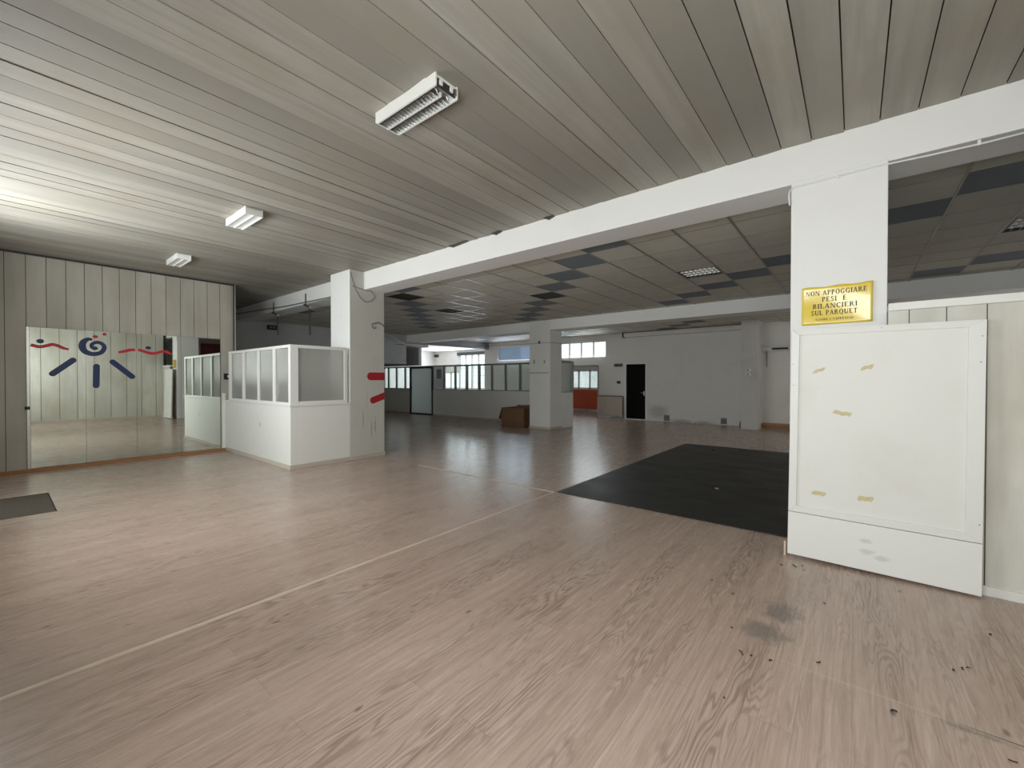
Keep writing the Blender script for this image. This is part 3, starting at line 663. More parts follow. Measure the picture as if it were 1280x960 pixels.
for (tx, tz, w, hh, sk) in ((-0.25, 1.565, 0.075, 0.03, 0.35), (0.055, 1.588, 0.075, 0.032, 0.3), (-0.092, 1.222, 0.115, 0.03, -0.15), (-0.235, 0.553, 0.09, 0.035, -0.05), (0.06, 0.563, 0.09, 0.035, 0.06)):
    pts = []
    for i in range(10):
        t = i / 9; pts.append((tx - w / 2 + w * t, tz - hh / 2 + sk * (t - 0.5) * w + random.uniform(-0.006, 0.006)))
    for i in range(10):
        t = 1 - i / 9; pts.append((tx - w / 2 + w * t + 0.012, tz + hh / 2 + sk * (t - 0.5) * w + random.uniform(-0.006, 0.006)))
    lean(MB().prism([(p, Y0 + 0.0168, q) for p, q in pts], (0, 0.001, 0))).build('tape_scrap', 'tape', bd)['label'] = 'torn yellowed tape scrap'
for p, q in ((0.14, 1.895), (0.665, 1.80), (0.66, 1.62), (0.668, 0.5), (-0.42, 1.62), (-0.415, 1.44)):
    nl = MB(); nl.prism([(p + 0.005 * math.cos(k * math.pi / 4), Y0 - 0.0015, q + 0.005 * math.sin(k * math.pi / 4)) for k in range(8)], (0, 0.004, 0)); lean(nl).build('nail_head', 'grey_metal', bd)
tag(B(-0.462, -0.447, 4.262, 4.30, 0, 0.12).build('wood_offcut', 'strip'), 'thin pale wood offcut standing at the foot of the leaning panel', 'offcut')

# ------------------------------------------------------------------ yellow sign with serif lettering
def glyph(ch):
    """polygons of a bold serif capital, cap height 1; returns (polys, width)"""
    P = []
    def r(x0, z0, x1, z1): P.append([(x0, z0), (x1, z0), (x1, z1), (x0, z1)])
    def d(x0, z0, x1, z1, w): P.append([(x0 - w / 2, z0), (x0 + w / 2, z0), (x1 + w / 2, z1), (x1 - w / 2, z1)])
    T, t, s = 0.21, 0.10, 0.075
    def stem(x, z0=0.0, z1=1.0, serif=(1, 1), w=T):
        r(x - w / 2, z0, x + w / 2, z1)
        if serif[0]: r(x - w / 2 - 0.08, z0, x + w / 2 + 0.08, z0 + s)
        if serif[1]: r(x - w / 2 - 0.08, z1 - s, x + w / 2 + 0.08, z1)
    def arc(cx, cz, rx, rz, a0, a1, wh, wv, n=14):
        for i in range(n):
            u0 = math.radians(a0 + (a1 - a0) * i / n); u1 = math.radians(a0 + (a1 - a0) * (i + 1) / n)
            o = []
            for u in (u0, u1): o.append(((cx + rx * math.cos(u), cz + rz * math.sin(u)), (cx + (rx - wh) * math.cos(u), cz + (rz - wv) * math.sin(u))))
            P.append([o[0][0], o[1][0], o[1][1], o[0][1]])
    if ch == 'N': stem(0.12, w=t, serif=(1, 1)); stem(0.78, w=t, serif=(0, 1)); r(0.66, 1 - s, 0.90, 1); d(0.14, 1, 0.76, 0, 0.2); W = 0.92
    elif ch == 'O': arc(0.44, 0.5, 0.42, 0.52, 0, 360, T, t, 28); W = 0.90
    elif ch == 'Q': arc(0.44, 0.5, 0.42, 0.52, 0, 360, T, t, 28); d(0.80, -0.22, 0.48, 0.02, 0.17); W = 0.92
    elif ch == 'A': d(0.10, 0, 0.40, 1, t); d(0.72, 0, 0.42, 1, 0.2); r(0.20, 0.3, 0.62, 0.3 + t); r(-0.02, 0, 0.22, s); r(0.56, 0, 0.88, s); W = 0.88
    elif ch == 'P': stem(0.17); arc(0.36, 0.73, 0.30, 0.27, -90, 90, T, t); r(0.17, 1 - t, 0.37, 1); r(0.17, 0.46, 0.37, 0.46 + t); W = 0.72
    elif ch == 'R': stem(0.17); arc(0.36, 0.74, 0.30, 0.26, -90, 90, T, t); r(0.17, 1 - t, 0.37, 1); r(0.17, 0.48, 0.40, 0.48 + t); d(0.72, 0, 0.42, 0.5, 0.2); r(0.62, 0, 0.90, s); W = 0.86
    elif ch == 'B': stem(0.17); arc(0.36, 0.76, 0.27, 0.24, -90, 90, T, t); arc(0.38, 0.27, 0.31, 0.27, -90, 90, T, t); r(0.17, 1 - t, 0.37, 1); r(0.17, 0.50, 0.40, 0.50 + t); r(0.17, 0, 0.40, t); W = 0.75
    elif ch == 'G': arc(0.45, 0.5, 0.42, 0.52, 45, 300, T, t, 22); r(0.62, 0.02, 0.79, 0.42); r(0.52, 0.38, 0.88, 0.38 + s); r(0.45, -0.02, 0.7, t - 0.02); r(0.70, 0.70, 0.76, 0.98); W = 0.92
    elif ch == 'C': arc(0.45, 0.5, 0.42, 0.52, 48, 312, T, t, 22); r(0.70, 0.68, 0.76, 0.98); W = 0.82
    elif ch == 'I': stem(0.18); W = 0.38
    elif ch == 'E': stem(0.17); r(0.17, 1 - t, 0.66, 1); r(0.17, 0, 0.69, t); r(0.17, 0.47, 0.52, 0.47 + t); r(0.61, 0.74, 0.66, 1); r(0.64, 0, 0.69, 0.27); r(0.48, 0.36, 0.53, 0.65); W = 0.76
    elif ch == 'L': stem(0.17); r(0.17, 0, 0.66, t); r(0.61, 0, 0.66, 0.3); W = 0.72
    elif ch == 'S': arc(0.34, 0.75, 0.27, 0.27, 30, 250, 0.15, t + 0.03, 16); arc(0.34, 0.25, 0.29, 0.27, -150, 85, 0.15, t + 0.03, 16); d(0.50, 0.38, 0.20, 0.66, 0.17); r(0.54, 0.72, 0.59, 1.0); r(0.06, 0, 0.11, 0.28); W = 0.70
    elif ch == 'U': stem(0.17, 0.3, 1, (0, 1)); stem(0.74, 0.3, 1, (0, 1), t); arc(0.425, 0.32, 0.352, 0.34, 180, 360, T, t + 0.02, 16); W = 0.90
    elif ch == 'T': stem(0.40, serif=(1, 0)); r(0.02, 1 - t, 0.78, 1); r(0.02, 0.72, 0.07, 1); r(0.73, 0.72, 0.78, 1); W = 0.80
    elif ch == '(': arc(0.42, 0.45, 0.32, 0.62, 125, 235, 0.12, 0.05, 10); W = 0.34
    elif ch == ')': arc(-0.1, 0.45, 0.32, 0.62, -55, 55, 0.12, 0.05, 10); W = 0.34
    else: W = 0.42
    return P, W
sx0, sx1, sz0, sz1, SY = -0.358, 0.109, 1.972, 2.292, 4.438
def wave(x, z):
    u = (x - sx0) / (sx1 - sx0); w = (z - sz0) / (sz1 - sz0)
    return -0.004 * math.sin(u * 7.0 + 0.6) - 0.004 * math.cos(w * 4 + u * 3) - 0.006 * max(0, u - 0.8) * 4 - 0.010 * max(0, 0.25 - u) * max(0, w - 0.6) * 6
sg = thing('warning_sign', 'yellow laminated warning sign with dark capitals on the near white pillar', 'sign', ((sx0 + sx1) / 2, SY, sz0))
mb = MB(); nu, nv = 28, 18; vs = []
for j in range(nv + 1):
    for i in range(nu + 1):
        x = sx0 + (sx1 - sx0) * i / nu; z = sz0 + (sz1 - sz0) * j / nv
        vs.append((x, SY + wave(x, z), z + 0.004 * math.sin(i * 0.5) * (1 if j == nv else 0)))
mb.add(vs, [(j * (nu + 1) + i, j * (nu + 1) + i + 1, (j + 1) * (nu + 1) + i + 1, (j + 1) * (nu + 1) + i) for j in range(nv) for i in range(nu)])
sheet = mb.build('sheet', 'yellow', sg, smooth=True)
sd = sheet.modifiers.new('thickness', 'SOLIDIFY'); sd.thickness = 0.0012; sd.offset = -1
mb = MB()
def text_line(txt, u0, u1, vcen, hfrac):
    H = hfrac * (sz1 - sz0); gl = [glyph(ch) for ch in txt]
    gap = 0.10; tot = sum(w for _, w in gl) + gap * (len(gl) - 1)
    X0 = sx0 + (sx1 - sx0) * u0; X1 = sx0 + (sx1 - sx0) * u1; k = (X1 - X0) / tot; x = X0; zb = sz1 - (sz1 - sz0) * vcen - H / 2
    for polys, w in gl:
        for p in polys:
            q = [(x + a * k, zb + b * H) for a, b in p]
            if sum(q[i][0] * q[(i + 1) % len(q)][1] - q[(i + 1) % len(q)][0] * q[i][1] for i in range(len(q))) < 0: q = q[::-1]
            mb.add([(a, SY + wave(a, b) - 0.0012, b) for a, b in q], [tuple(range(len(q)))])
        x += (w + gap) * k
text_line('NON APPOGGIARE', 0.06, 0.93, 0.165, 0.125)
text_line('PESI  E', 0.30, 0.655, 0.335, 0.125)
text_line('BILANCIERI', 0.165, 0.80, 0.515, 0.125)
text_line('SUL PARQUET', 0.14, 0.80, 0.69, 0.125)
text_line('(USARE I TAPPETINI)', 0.20, 0.75, 0.865, 0.055)
mb.build('lettering', 'sign_ink', sg, smooth=True)

# ------------------------------------------------------------------ ceiling lamps
def lamp_body(x0, x1, y0, y1, root, open_end):
    zb = ZC - 0.088; zt_ = ZC + 0.010
    MB().box(x0 + 0.012, x1 - 0.012, y0 + 0.013, y1 - 0.013, zt_ - 0.03, zt_).build('back_plate', 'lamp_white', root)
    for ya, yb in ((y0, y0 + 0.012), (y1 - 0.012, y1)):
        MB().prism([(x0, ya, zb + 0.012), (x0 + 0.02, ya, zb), (x1 - 0.004, ya, zb), (x1, ya, zb + 0.02), (x1, ya, zt_), (x0, ya, zt_)], (0, yb - ya, 0)).build('side_panel', 'lamp_white', root)
    B(x0, x0 + 0.01, y0 + 0.012, y1 - 0.012, zb + 0.01, zt_ - 0.03).build('end_cap', 'lamp_white', root)
    if not open_end: B(x1 - 0.01, x1, y0 + 0.012, y1 - 0.012, zb + 0.004, zt_ - 0.03).build('end_cap', 'lamp_white', root)
    ym = (y0 + y1) / 2
    B(x0 + 0.01, x1 - (0.06 if open_end else 0.01), ym - 0.006, ym + 0.006, zb, zb + 0.03).build('centre_rib', 'lamp_white', root)
    if open_end:
        for ya, yb in ((y0 + 0.014, ym - 0.008), (ym + 0.008, y1 - 0.014)):
            lv = MB(); n = 17
            for i in range(n):
                x = x0 + 0.03 + (x1 - x0 - 0.11) * i / (n - 1); lv.prism([(x - 0.003, ya, zb + 0.002), (x + 0.003, ya, zb + 0.002), (x + 0.001, ya, zb + 0.04), (x - 0.001, ya, zb + 0.04)], (0, yb - ya, 0))
            lv.build('louvre', 'louvre', root)
            # curved reflector above the louvre
            vs = []; nx = 8
            for x in (x0 + 0.012, x1 - 0.075):
                for i in range(nx + 1):
                    t = i / nx; vs.append((x, ya + (yb - ya) * t, zb + 0.006 + 0.045 * math.sin(math.pi * t)))
            MB().add(vs, [(i, i + 1, nx + 2 + i, nx + 1 + i) for i in range(nx)]).build('reflector', 'louvre', root, smooth=True)
        B(x1 - 0.02, x1 - 0.012, y0 + 0.012, y1 - 0.012, zb + 0.012, zt_ - 0.03).build('end_plate', 'dark_metal', root)
        for yy in (y0 + 0.055, y1 - 0.055):
            MB().box(x1 - 0.014, x1 - 0.001, yy - 0.014, yy + 0.014, zb + 0.028, zb + 0.062).build('tube_socket', 'lamp_white', root, bevel=0.004)
        B(x1 - 0.012, x1, y1 - 0.03, y1 - 0.012, zb + 0.02, zt_ - 0.03).build('end_clip', 'aluminium', root)
    else:
        for ya, yb in ((y0 + 0.013, ym - 0.006), (ym + 0.006, y1 - 0.013)):
            B(x0 + 0.01, x1 - 0.01, ya, yb, zb + 0.014, zb + 0.02).build('diffuser', 'opal', root)
G = 'surface lamps on the board ceiling'
l1 = thing('ceiling_lamp', 'long fluorescent ceiling lamp with bare silver louvres and an open end', 'ceiling lamp', (-2.53, 1.97, ZC), G)
lamp_body(-2.88, -2.18, 1.87, 2.075, l1, True)
l2 = thing('ceiling_lamp', 'white fluorescent ceiling lamp between the louvred lamp and the mirror-side lamp', 'ceiling lamp', (-5.94, 1.97, ZC), G)
lamp_body(-6.27, -5.60, 1.885, 2.075, l2, False)
l3 = copy_tree(l2, (-2.92, -0.01, 0), 'smallest-looking white fluorescent ceiling lamp, next to the mirror wall')

# recessed louvre lights in the tile ceiling
def louvre_light(c, r, label, lm='louvre_dark'):
    x0 = TX0 + c * TP + 0.017; x1 = x0 + TP - 0.034; y0 = TY0 + r * TP + 0.007; y1 = y0 + TP - 0.014
    o = thing('louvre_light', label, 'recessed light', ((x0 + x1) / 2, (y0 + y1) / 2, ZT), 'recessed louvre lights in the tile ceiling')
    MB().box(x0, x1, y0, y0 + 0.015, ZT, ZT + 0.1).box(x0, x1, y1 - 0.015, y1, ZT, ZT + 0.1).box(x0, x0 + 0.015, y0, y1, ZT, ZT + 0.1).box(x1 - 0.015, x1, y0, y1, ZT, ZT + 0.1).box(x0, x1, y0, y1, ZT + 0.1, ZT + 0.11).build('housing', 'dark_metal', o)
    lv = MB()
    for i in range(1, 4): y = y0 + (y1 - y0) * i / 4; lv.prism([(x0, y - 0.012, ZT + 0.05), (x0, y, ZT + 0.002), (x0, y + 0.012, ZT + 0.05)], (x1 - x0, 0, 0))
    for i in range(1, 8): x = x0 + (x1 - x0) * i / 8; lv.prism([(x - 0.008, y0, ZT + 0.05), (x - 0.002, y0, ZT + 0.002), (x + 0.002, y0, ZT + 0.002), (x + 0.008, y0, ZT + 0.05)], (0, y1 - y0, 0))
    lv.build('louvre', lm, o)
    tb = MB()
    for i in range(4): y = y0 + (y1 - y0) * (i + 0.5) / 4; tb.tube([(x0 + 0.02, y, ZT + 0.075), (x1 - 0.02, y, ZT + 0.075)], 0.012)
    tb.build('tubes', 'grey_cable', o)
    return o
louvre_light(-4, 3, 'recessed grid light with bright silver cells beside blue tiles before the near pillar', 'louvre_dull')
louvre_light(2, 3, 'recessed grid light in the dark tiles above the low boarded partition', 'louvre_dull')
louvre_light(-9, 3, 'dark recessed grid light within the diagonal of blue tiles before the middle pillar')
louvre_light(-13, 0, 'recessed grid light at the head of the blue tile row next to the striped pillar')
louvre_light(-14, 3, 'dark recessed grid light standing off the blue tiles near the striped pillar')
louvre_light(-10, 12, 'recessed grid light in the rear ceiling above the radiator')
louvre_light(-5, 12, 'recessed grid light in the rear ceiling near the pilaster')

# ------------------------------------------------------------------ floor coverings
tag(MB().box(-3.075, XR + 0.6, 4.735, 10.25, 0.001, 0.009).build('rubber_mat', 'rubber', bevel=0.003), 'large black rubber mat on the floor behind the near pillar', 'mat')
tag(MB().box(-8.31, -7.08, YF + 0.02, 0.43, -0.019, -0.004).build('entrance_mat', 'coir'), 'dark brown coir entrance mat sunk in the floor by the shop window', 'mat')
def strip(x0, x1, y0, y1, label):
    along_y = (y1 - y0) > (x1 - x0); s_ = MB()
    if along_y: s_.prism([(x0, y0, 0.0005), (x1, y0, 0.0005), (x1 - 0.01, y0, 0.006), (x0 + 0.01, y0, 0.006)], (0, y1 - y0, 0))
    else: s_.prism([(x0, y0, 0.0005), (x0, y1, 0.0005), (x0, y1 - 0.01, 0.006), (x0, y0 + 0.01, 0.006)], (x1 - x0, 0, 0))
    return tag(s_.build('threshold_strip', 'strip'), label, 'floor strip', 'beige floor joint strips')
strip(-3.12, -3.082, YF, 4.68, 'long beige joint strip running from the viewer to the corner of the black mat')
strip(-5.95, -3.09, 4.685, 4.72, 'shorter beige joint strip running from the mat corner towards the striped pillar')

# crumbs of debris
for i, (x, y) in enumerate([(-0.45, 4.007), (-0.364, 4.057), (-0.318, 4.095), (-0.149, 3.498), (-0.475, 2.573), (-0.427, 2.583), (-0.337, 2.6), (-0.14, 2.747), (0.408, 3.111), (0.446, 3.158), (0.469, 3.184), (0.148, 2.553), (0.627, 3.684), (0.492, 2.513), (-0.567, 2.798), (-0.464, 2.158)]):
    r0 = random.uniform(0.004, 0.008); a0 = random.uniform(0, 6.28); L = random.choice([0.005, 0.008, 0.012]) 
    if i in (1, 4): L = 0.022
    ca, sa = math.cos(a0), math.sin(a0)
    s_ = MB().tube([(x - ca * L, y - sa * L, 0.004), (x - sa * 0.006, y + ca * 0.006, 0.006), (x + ca * L, y + sa * L, 0.004)], r0 * 0.5, 6)
    tag(s_.build('debris_crumb', 'crumb'), 'tiny black crumb of debris on the laminate before the leaning panel', 'debris', 'black crumbs on the laminate floor')
for (x, y, lb) in ((-2.321, 9.605, 'small dark lump lying at the far edge of the black mat'), (-1.446, 6.217, 'small pale scrap lying in the middle of the black mat'), (-9.9, 9.46, 'tiny dark crumb on the floor before the cardboard box')):
    s_ = MB().prism([(x + 0.03 * math.cos(k) * (0.7 + 0.3 * (k % 2)), y + 0.022 * math.sin(k), 0.0095 if y != 9.46 else 0.0) for k in range(6)], (0.004, 0, 0.018))
    tag(s_.build('debris_crumb', 'crumb' if y != 6.217 else 'vent'), lb, 'debris')

# ------------------------------------------------------------------ cables, brackets, small fittings
cb = MB().tube([(-0.452, 4.44, 3.04), (-0.458, 4.445, 3.12), (-0.455, 4.448, 3.165), (-0.43, 4.452, 3.19), (-0.11, 4.452, 3.196), (0.2, 4.452, 3.20), (0.45, 4.452, 3.19), (0.7, 4.452, 3.185), (1.15, 4.452, 3.195)], 0.008).build('power_cable', 'cable', smooth=True)
tag(cb, 'white cable clipped along the bottom of the beam over the near pillar', 'cable')
for x in (-0.12, 0.68): MB().box(x - 0.008, x + 0.008, 4.435, 4.462, 3.175, 3.21).build('cable_clip', 'lamp_white', cb)
wl_ = MB().tube([(-7.275, 4.19, 3.50), (-7.272, 4.23, 3.36), (-7.27, 4.29, 3.2), (-7.27, 4.38, 3.06), (-7.268, 4.50, 2.99), (-7.27, 4.62, 3.03), (-7.27, 4.70, 3.13), (-7.272, 4.62, 3.215), (-7.272, 4.4, 3.23), (-7.274, 4.22, 3.255)], 0.005, 6).build('loose_wire', 'grey_cable', smooth=True)
tag(wl_, 'thin grey wire looping at the top of the striped pillar', 'wire')
hook = [(-7.26, 4.67 + 0.05 * math.cos(t) - 0.0, 2.555 + 0.05 * math.sin(t)) for t in [(-0.5 - 4.6 * k / 10) for k in range(11)]]
hk = MB().tube(hook + [(-7.258, 4.75, 2.635), (-7.258, 4.84, 2.60), (-7.262, 4.925, 2.53), (-7.4, 4.99, 2.47), (-8.2, 5.8, 2.47), (-10.5, 7.8, 2.56), (-13.9, 9.9, 2.9)], 0.009, 6).build('hanging_cable', 'grey_cable', smooth=True)
tag(hk, 'grey cable curling at the striped pillar edge and running back into the hall', 'cable')
sp = MB().tube([(-13.9, 10.49, 3.02), (-12.2, 10.44, 2.82), (-10.2, 10.44, 2.66), (-7.9, 10.485, 2.618), (-7.45, 10.492, 2.62), (-7.06, 10.492, 2.625), (-7.058, 11.2, 2.64)], 0.006, 6).build('strung_wire', 'grey_cable', smooth=True)
tag(sp, 'thin dark wire strung across the middle pillar to the side beam', 'wire')
sn = tag(MB().box(-7.475, -7.435, 10.46, 10.5, 2.61, 2.69).build('wall_sensor', 'black', bevel=0.006), 'small black sensor on the middle pillar above the wire', 'sensor')
MB().tube([(-7.455, 10.478, 2.60), (-7.46, 10.47, 2.645)], 0.012).build('lens', 'dark_metal', sn)
ld = tag(MB().box(-7.82, -7.12, 10.487, 10.499, 1.705, 1.73).build('picture_rail', 'grey_metal'), 'thin grey rail screwed across the middle pillar', 'rail')
for x in (-7.654, -7.275):
    tag(MB().box(x - 0.025, x + 0.025, 10.488, 10.5, 2.0, 2.12 if x < -7.5 else 2.10).build('screw_plate', 'grey_metal', bevel=0.003), 'narrow metal plate on the middle pillar near the box side' if x < -7.5 else 'metal plate on the middle pillar near its lit corner', 'fitting')
# hangers under the beam over the booth
for (xa, xb, zl, lb) in ((-11.38, -11.075, 2.605, 'metal strap and rod hanging from the beam by the dark wall, farther from the pillar'), (-9.647, -9.40, 2.505, 'metal strap and rod hanging from the beam next to the striped pillar')):
    o = thing('beam_hanger', lb, 'hanger', (xa, 4.45, zl), 'metal hangers on the beam over the booth')
    MB().box(xa - 0.035, xa + 0.035, 4.452, 4.459, 3.2, 3.455).box(xa - 0.035, xa + 0.035, 4.40, 4.459, 3.195, 3.205).build('strap', 'grey_metal', o)
    MB().tube([(xa, 4.42, 3.2), (xb, 4.43, 3.11), (xb, 4.43, zl)], 0.02).build('rod', 'dark_metal', o)
    MB().tube([(xb - 0.025, 4.43, 3.10), (xb + 0.025, 4.43, 3.10)], 0.028, 10).build('swivel', 'aluminium', o)
tag(MB().tube([(-14.0, 4.445, 3.72 - 0.3), (-12.6, 4.42, 3.36), (-10.6, 4.42, 3.27), (-8.0, 4.43, 3.22)], 0.012, 6).build('conduit', 'grey_cable', smooth=True), 'grey conduit sagging along the beam over the booth', 'conduit')
def exit_sign(name, mb, label, parent=None):
    return tag(mb.build(name, 'black', bevel=0.004), label, 'sign')
es = exit_sign('emergency_sign', MB().box(XH0, XH0 + 0.05, 5.30, 5.62, 3.06, 3.20), 'black emergency sign on the dark wall above the booth')
for q in (5.36, 5.46): B(XH0 + 0.05, XH0 + 0.053, q, q + 0.07, 3.10, 3.16).build('sign_field', 'vent', es)
es = exit_sign('door_sign', MB().box(-7.28, -6.95, YB - 0.04, YB, 2.02, 2.13), 'small black sign box beside the top of the black door')
for q in (-7.23, -7.12, -7.04): B(q, q + 0.05, YB - 0.043, YB - 0.04, 2.05, 2.10).build('sign_field', 'vent', es)
tag(MB().box(-7.17, -7.03, YB - 0.03, YB, 1.36, 1.46).build('wall_switch', 'black', bevel=0.004), 'black switch box on the back wall between radiator and black door', 'switch')
# air duct along the back wall
du = tag(MB().box(-6.83, -2.72, 15.06, YB - 0.028, 3.12, 3.27).build('air_duct', 'back_wall', bevel=0.006), 'pale boxed duct along the top of the back wall', 'duct')
B(-6.85, -6.80, 15.04, YB - 0.02, 3.10, 3.285).build('end_cap', 'dark_metal', du)
# radiator
rd = thing('radiator', 'beige panel radiator on the back wall beside the black door', 'radiator', (-7.42, 15.1, 0))
rp = MB()
for i in range(18):
    x = -7.955 + i * 0.0585; rp.box(x, x + 0.0545, 15.17, 15.20, 0.12, 0.86)
rp.box(-7.955, -6.905, 15.195, 15.23, 0.12, 0.86); rp.build('panel', 'radiator', rd)
MB().box(-7.97, -6.89, 15.15, 15.25, 0.86, 0.885).build('top_grille', 'dark_metal', rd); MB().box(-7.97, -6.89, 15.15, 15.25, 0.10, 0.12).build('bottom_rail', 'grey_metal', rd)
for q in (-7.9, -7.02): B(q, q + 0.04, 15.2, YB, 0.3, 0.4).build('wall_bracket', 'grey_metal', rd)
MB().tube([(-6.9, 15.2, 0.83), (-6.87, 15.2, 0.83), (-6.865, 15.2, 0.05), (-6.865, 15.28, 0.04)], 0.014).build('feed_pipe', 'dark_metal', rd)
MB().tube([(-6.905, 15.2, 0.14), (-6.865, 15.2, 0.14)], 0.022).build('valve', 'aluminium', rd)
MB().tube([(-7.4, 15.2, 0.05), (-7.1, 15.2, 0.05), (-6.87, 15.2, 0.05)], 0.014).build('return_pipe', 'dark_metal', rd)
for (x0, x1, lb) in ((-5.345, -5.145, 'square grey vent at the foot of the back wall near the black door'), (-3.455, -3.27, 'square grey vent at the foot of the back wall near the pilaster')):
    v = thing('floor_vent', lb, 'vent', ((x0 + x1) / 2, YB, 0.03), 'grey vents in the back wall')
    MB().box(x0, x1, YB - 0.012, YB, 0.03, 0.05).box(x0, x1, YB - 0.012, YB, 0.215, 0.235).box(x0, x0 + 0.015, YB - 0.012, YB, 0.05, 0.215).box(x1 - 0.015, x1, YB - 0.012, YB, 0.05, 0.215).build('frame', 'vent', v)
    g = MB()
    for i in range(8): g.prism([(x0 + 0.015, YB - 0.01, 0.052 + i * 0.02), (x0 + 0.015, YB - 0.002, 0.06 + i * 0.02), (x0 + 0.015, YB - 0.001, 0.072 + i * 0.02), (x0 + 0.015, YB - 0.009, 0.056 + i * 0.02)], (x1 - x0 - 0.03, 0, 0))
    g.build('slats', 'vent', v)
pw = tag(MB().tube([(-2.74, 14.6, 0.02), (-2.76, 14.65, 0.12), (-2.72, 14.7, 0.30)], 0.02, 6).build('wall_wire', 'black', smooth=True), 'black cable end sticking up from the floor beside the pilaster', 'wire')
for z, lb in ((1.76, 'upper small metal switch plate on the pilaster'), (1.63, 'lower small metal switch plate on the pilaster')):
    o = tag(MB().box(-2.56, -2.43, 14.40, 14.42, z, z + 0.075).build('switch_plate', 'frame_white', bevel=0.004), lb, 'switch')
    MB().box(-2.53, -2.49, 14.393, 14.40, z + 0.015, z + 0.06).build('button', 'dark_metal', o)
# rail on triangular brackets in the recess
sr = thing('wall_rail', 'wall rail with black and white bands on a triangular bracket in the recess', 'rail', (-1.2, 15.2, 2.43))
rl = MB()
for i in range(8):
    rl.cur = i % 2; rl.tube([(-2.38 + i * 0.42, 15.0, 2.455), (-2.38 + (i + 1) * 0.42, 15.0, 2.455)], 0.026, 10)
rl.build('pole', ['lamp_white', 'black'], sr)
for x in (-2.13, 0.4):
    MB().tube([(x, 14.99, 2.42), (x, YB, 2.42)], 0.012).tube([(x, 15.0, 2.42), (x, YB - 0.01, 1.93)], 0.011).tube([(x, YB - 0.01, 2.45), (x, YB - 0.01, 1.9)], 0.014).build('bracket', 'grey_metal', sr)
B(-2.4, 1.0, 14.97, YB, 2.395, 2.41).build('shelf_board', 'frame_white', sr)
tag(MB().box(XH1 - 0.04, XH1 - 0.001, 6.35, 7.7, 2.72, 3.29).build('maroon_panel', 'maroon'), 'dark maroon panel high on the hall wall, visible in the mirror', 'wall panel')
tag(MB().box(-0.452, -0.443, 4.98, 5.08, 1.93, 2.08).build('pillar_switch', 'black'), 'small black box on the near pillar side, visible only in the mirror', 'switch')
# dark slivers laid in for the shaded gaps at bent ceiling boards
for i, (x0, x1) in enumerate(((-4.84, -4.45), (-3.96, -3.80), (-3.07, -2.93))):
    s_ = MB().prism([(x0, 4.40, ZC - 0.012), (x1, 4.40, ZC - 0.004), (x1, 4.459, ZC - 0.004), (x0 + 0.05, 4.459, ZC - 0.028)], (0, 0, 0.006))
    tag(s_.build('gap_sliver', 'dark_metal'), ('widest dark sliver for a shaded gap where ceiling meets beam', 'middle dark sliver for a shaded gap on the beam edge, between two others', 'smallest dark sliver for a shaded gap on the beam edge, toward the near pillar')[i], 'dark gap', 'dark gap slivers along the beam')

# ------------------------------------------------------------------ cardboard box
bx = thing('cardboard_box', 'open brown cardboard box on the floor beside the middle pillar', 'box', (-8.46, 10.85, 0))
x0, x1, y0, y1, z1 = -8.93, -7.98, 10.45, 11.15, 0.60
MB().box(x0, x1, y0, y0 + 0.008, 0.0, z1).box(x0, x1, y1 - 0.008, y1, 0, z1).box(x0, x0 + 0.008, y0, y1, 0, z1).box(x1 - 0.008, x1, y0, y1, 0, z1).box(x0, x1, y0, y1, 0, 0.008).build('carton', 'card', bx)
MB().prism([(x0 - 0.002, y0, z1), (x0 - 0.13, y0 - 0.01, 0.22), (x0 - 0.13, y1, 0.22), (x0 - 0.002, y1, z1)], (-0.008, 0, 0.004)).build('flap', 'card', bx)
MB().prism([(x0 + 0.01, y0 - 0.002, z1), (x1 - 0.01, y0 - 0.002, z1), (x1 - 0.03, y0 - 0.075, 0.20), (x0 + 0.03, y0 - 0.075, 0.19)], (0, -0.007, 0)).build('flap', 'card', bx)
MB().prism([(x1 - 0.004, y0 + 0.02, z1), (x1 - 0.2, y0 + 0.04, z1 + 0.09), (x1 - 0.2, y1 - 0.04, z1 + 0.09), (x1 - 0.004, y1 - 0.02, z1)], (0.004, 0, 0.007)).build('flap', 'card', bx)
MB().prism([(x0 + 0.01, y1, z1), (x1 - 0.01, y1, z1), (x1 - 0.03, y1 + 0.1, z1 + 0.05), (x0 + 0.03, y1 + 0.1, z1 + 0.05)], (0, 0.005, 0.006)).build('flap', 'card', bx)

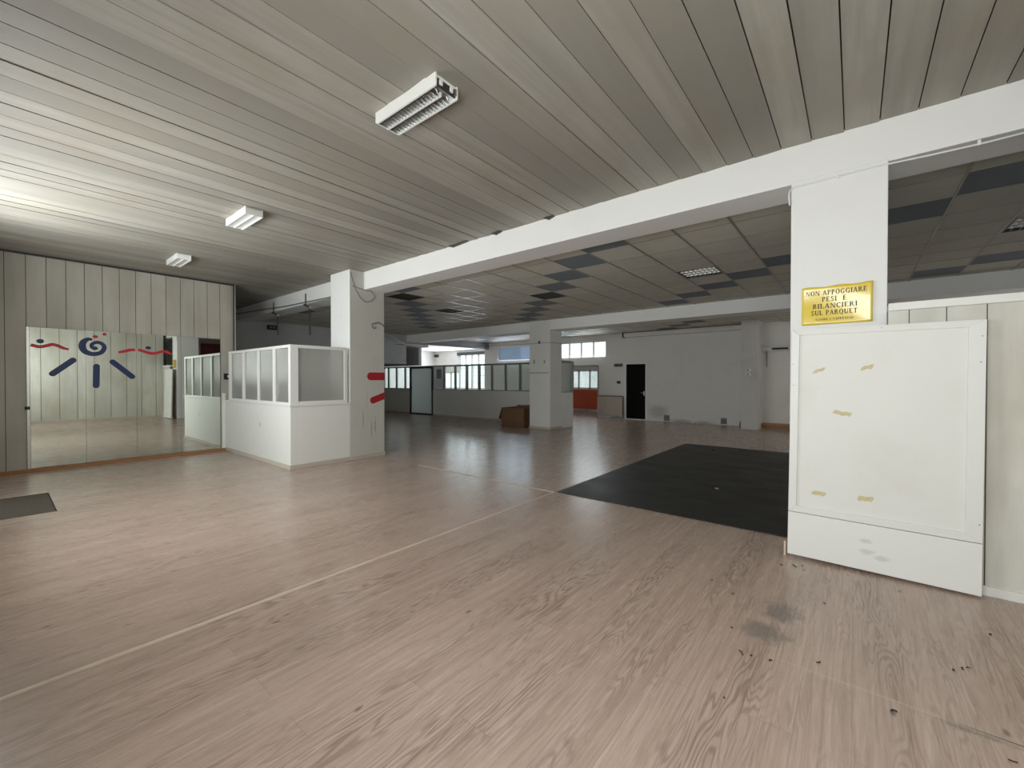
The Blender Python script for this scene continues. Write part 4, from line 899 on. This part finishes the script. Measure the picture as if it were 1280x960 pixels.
# ------------------------------------------------------------------ far glazed partition with glass door
fp = thing('glazed_partition', 'long half-glazed partition across the far hall behind the cardboard box', 'partition', (-12.0, YP, 0))
MB().box(-17.55, -15.47, YP, YP + 0.08, 0, 1.10).box(-13.9, -7.075, YP, YP + 0.08, 0, 1.10).box(-7.155, -7.075, 11.15, YP, 0, 1.10).build('half_wall', 'white', fp)
MB().box(-17.55, -15.47, YP - 0.012, YP, 0, 0.06).box(-13.9, -7.075, YP - 0.012, YP, 0, 0.06).build('skirting', 'skirting', fp)
f = MB(); PX = [-13.9, -13.215, -12.55, -11.88, -11.22, -10.545, -9.876, -9.21, -8.54, -7.87, -7.09]; PL = [-17.5, -17.13, -16.5, -15.85, -15.47]
for xs_ in (PX, PL):
    for i, x in enumerate(xs_): f.box(x - 0.045, x + 0.045, YP + 0.01, YP + 0.07, 1.10, 2.10)
    f.box(xs_[0], xs_[-1], YP + 0.012, YP + 0.068, 2.05, 2.115).box(xs_[0], xs_[-1], YP + 0.012, YP + 0.068, 1.10, 1.13)
f.box(-15.47, -13.9, YP + 0.012, YP + 0.068, 2.06, 2.115)
f.box(-7.14, -7.09, 11.15, YP, 2.05, 2.115).box(-7.14, -7.09, 11.15, YP, 1.10, 1.13)
f.build('frame', 'grey_metal', fp)
for xs_ in (PX, PL):
    for i in range(len(xs_) - 1): B(xs_[i] + 0.045, xs_[i + 1] - 0.045, YP + 0.036, YP + 0.042, 1.13, 2.05).build('pane', 'glass_far', fp)
B(-7.118, -7.112, 11.16, YP - 0.01, 1.13, 2.05).build('pane', 'frosted', fp)
gd = struct('door_2', MB().box(-15.45, -15.38, YP - 0.03, YP + 0.06, 0, 2.06).box(-13.97, -13.92, YP - 0.03, YP + 0.06, 0, 2.06).box(-15.38, -13.97, YP - 0.03, YP + 0.06, 2.0, 2.06).box(-15.38, -13.97, YP - 0.03, YP + 0.06, 0, 0.06), 'dark_metal', 'dark framed glass door in the far partition', 'door')
B(-15.38, -13.97, YP + 0.01, YP + 0.018, 0.06, 2.0).build('pane', 'frosted_dark', gd)
MB().tube([(-15.30, YP - 0.06, 0.85), (-15.30, YP - 0.06, 1.25)], 0.018).build('door_handle', 'dark_metal', gd)
po = thing('window_notice', 'white notice with a grey picture on the pane beside the far glass door', 'poster', (-13.56, YP + 0.03, 1.13))
B(-13.83, -13.28, YP + 0.031, YP + 0.034, 1.14, 2.04).build('sheet', 'paper', po); B(-13.69, -13.40, YP + 0.0295, YP + 0.031, 1.56, 1.95).build('picture_field', 'poster', po)
tag(MB().box(-20.98, -20.6, 17.86, 17.9, 2.95, 3.12).build('wall_plate', 'dark_metal'), 'small dark plate high on the far bluish wall', 'fitting')
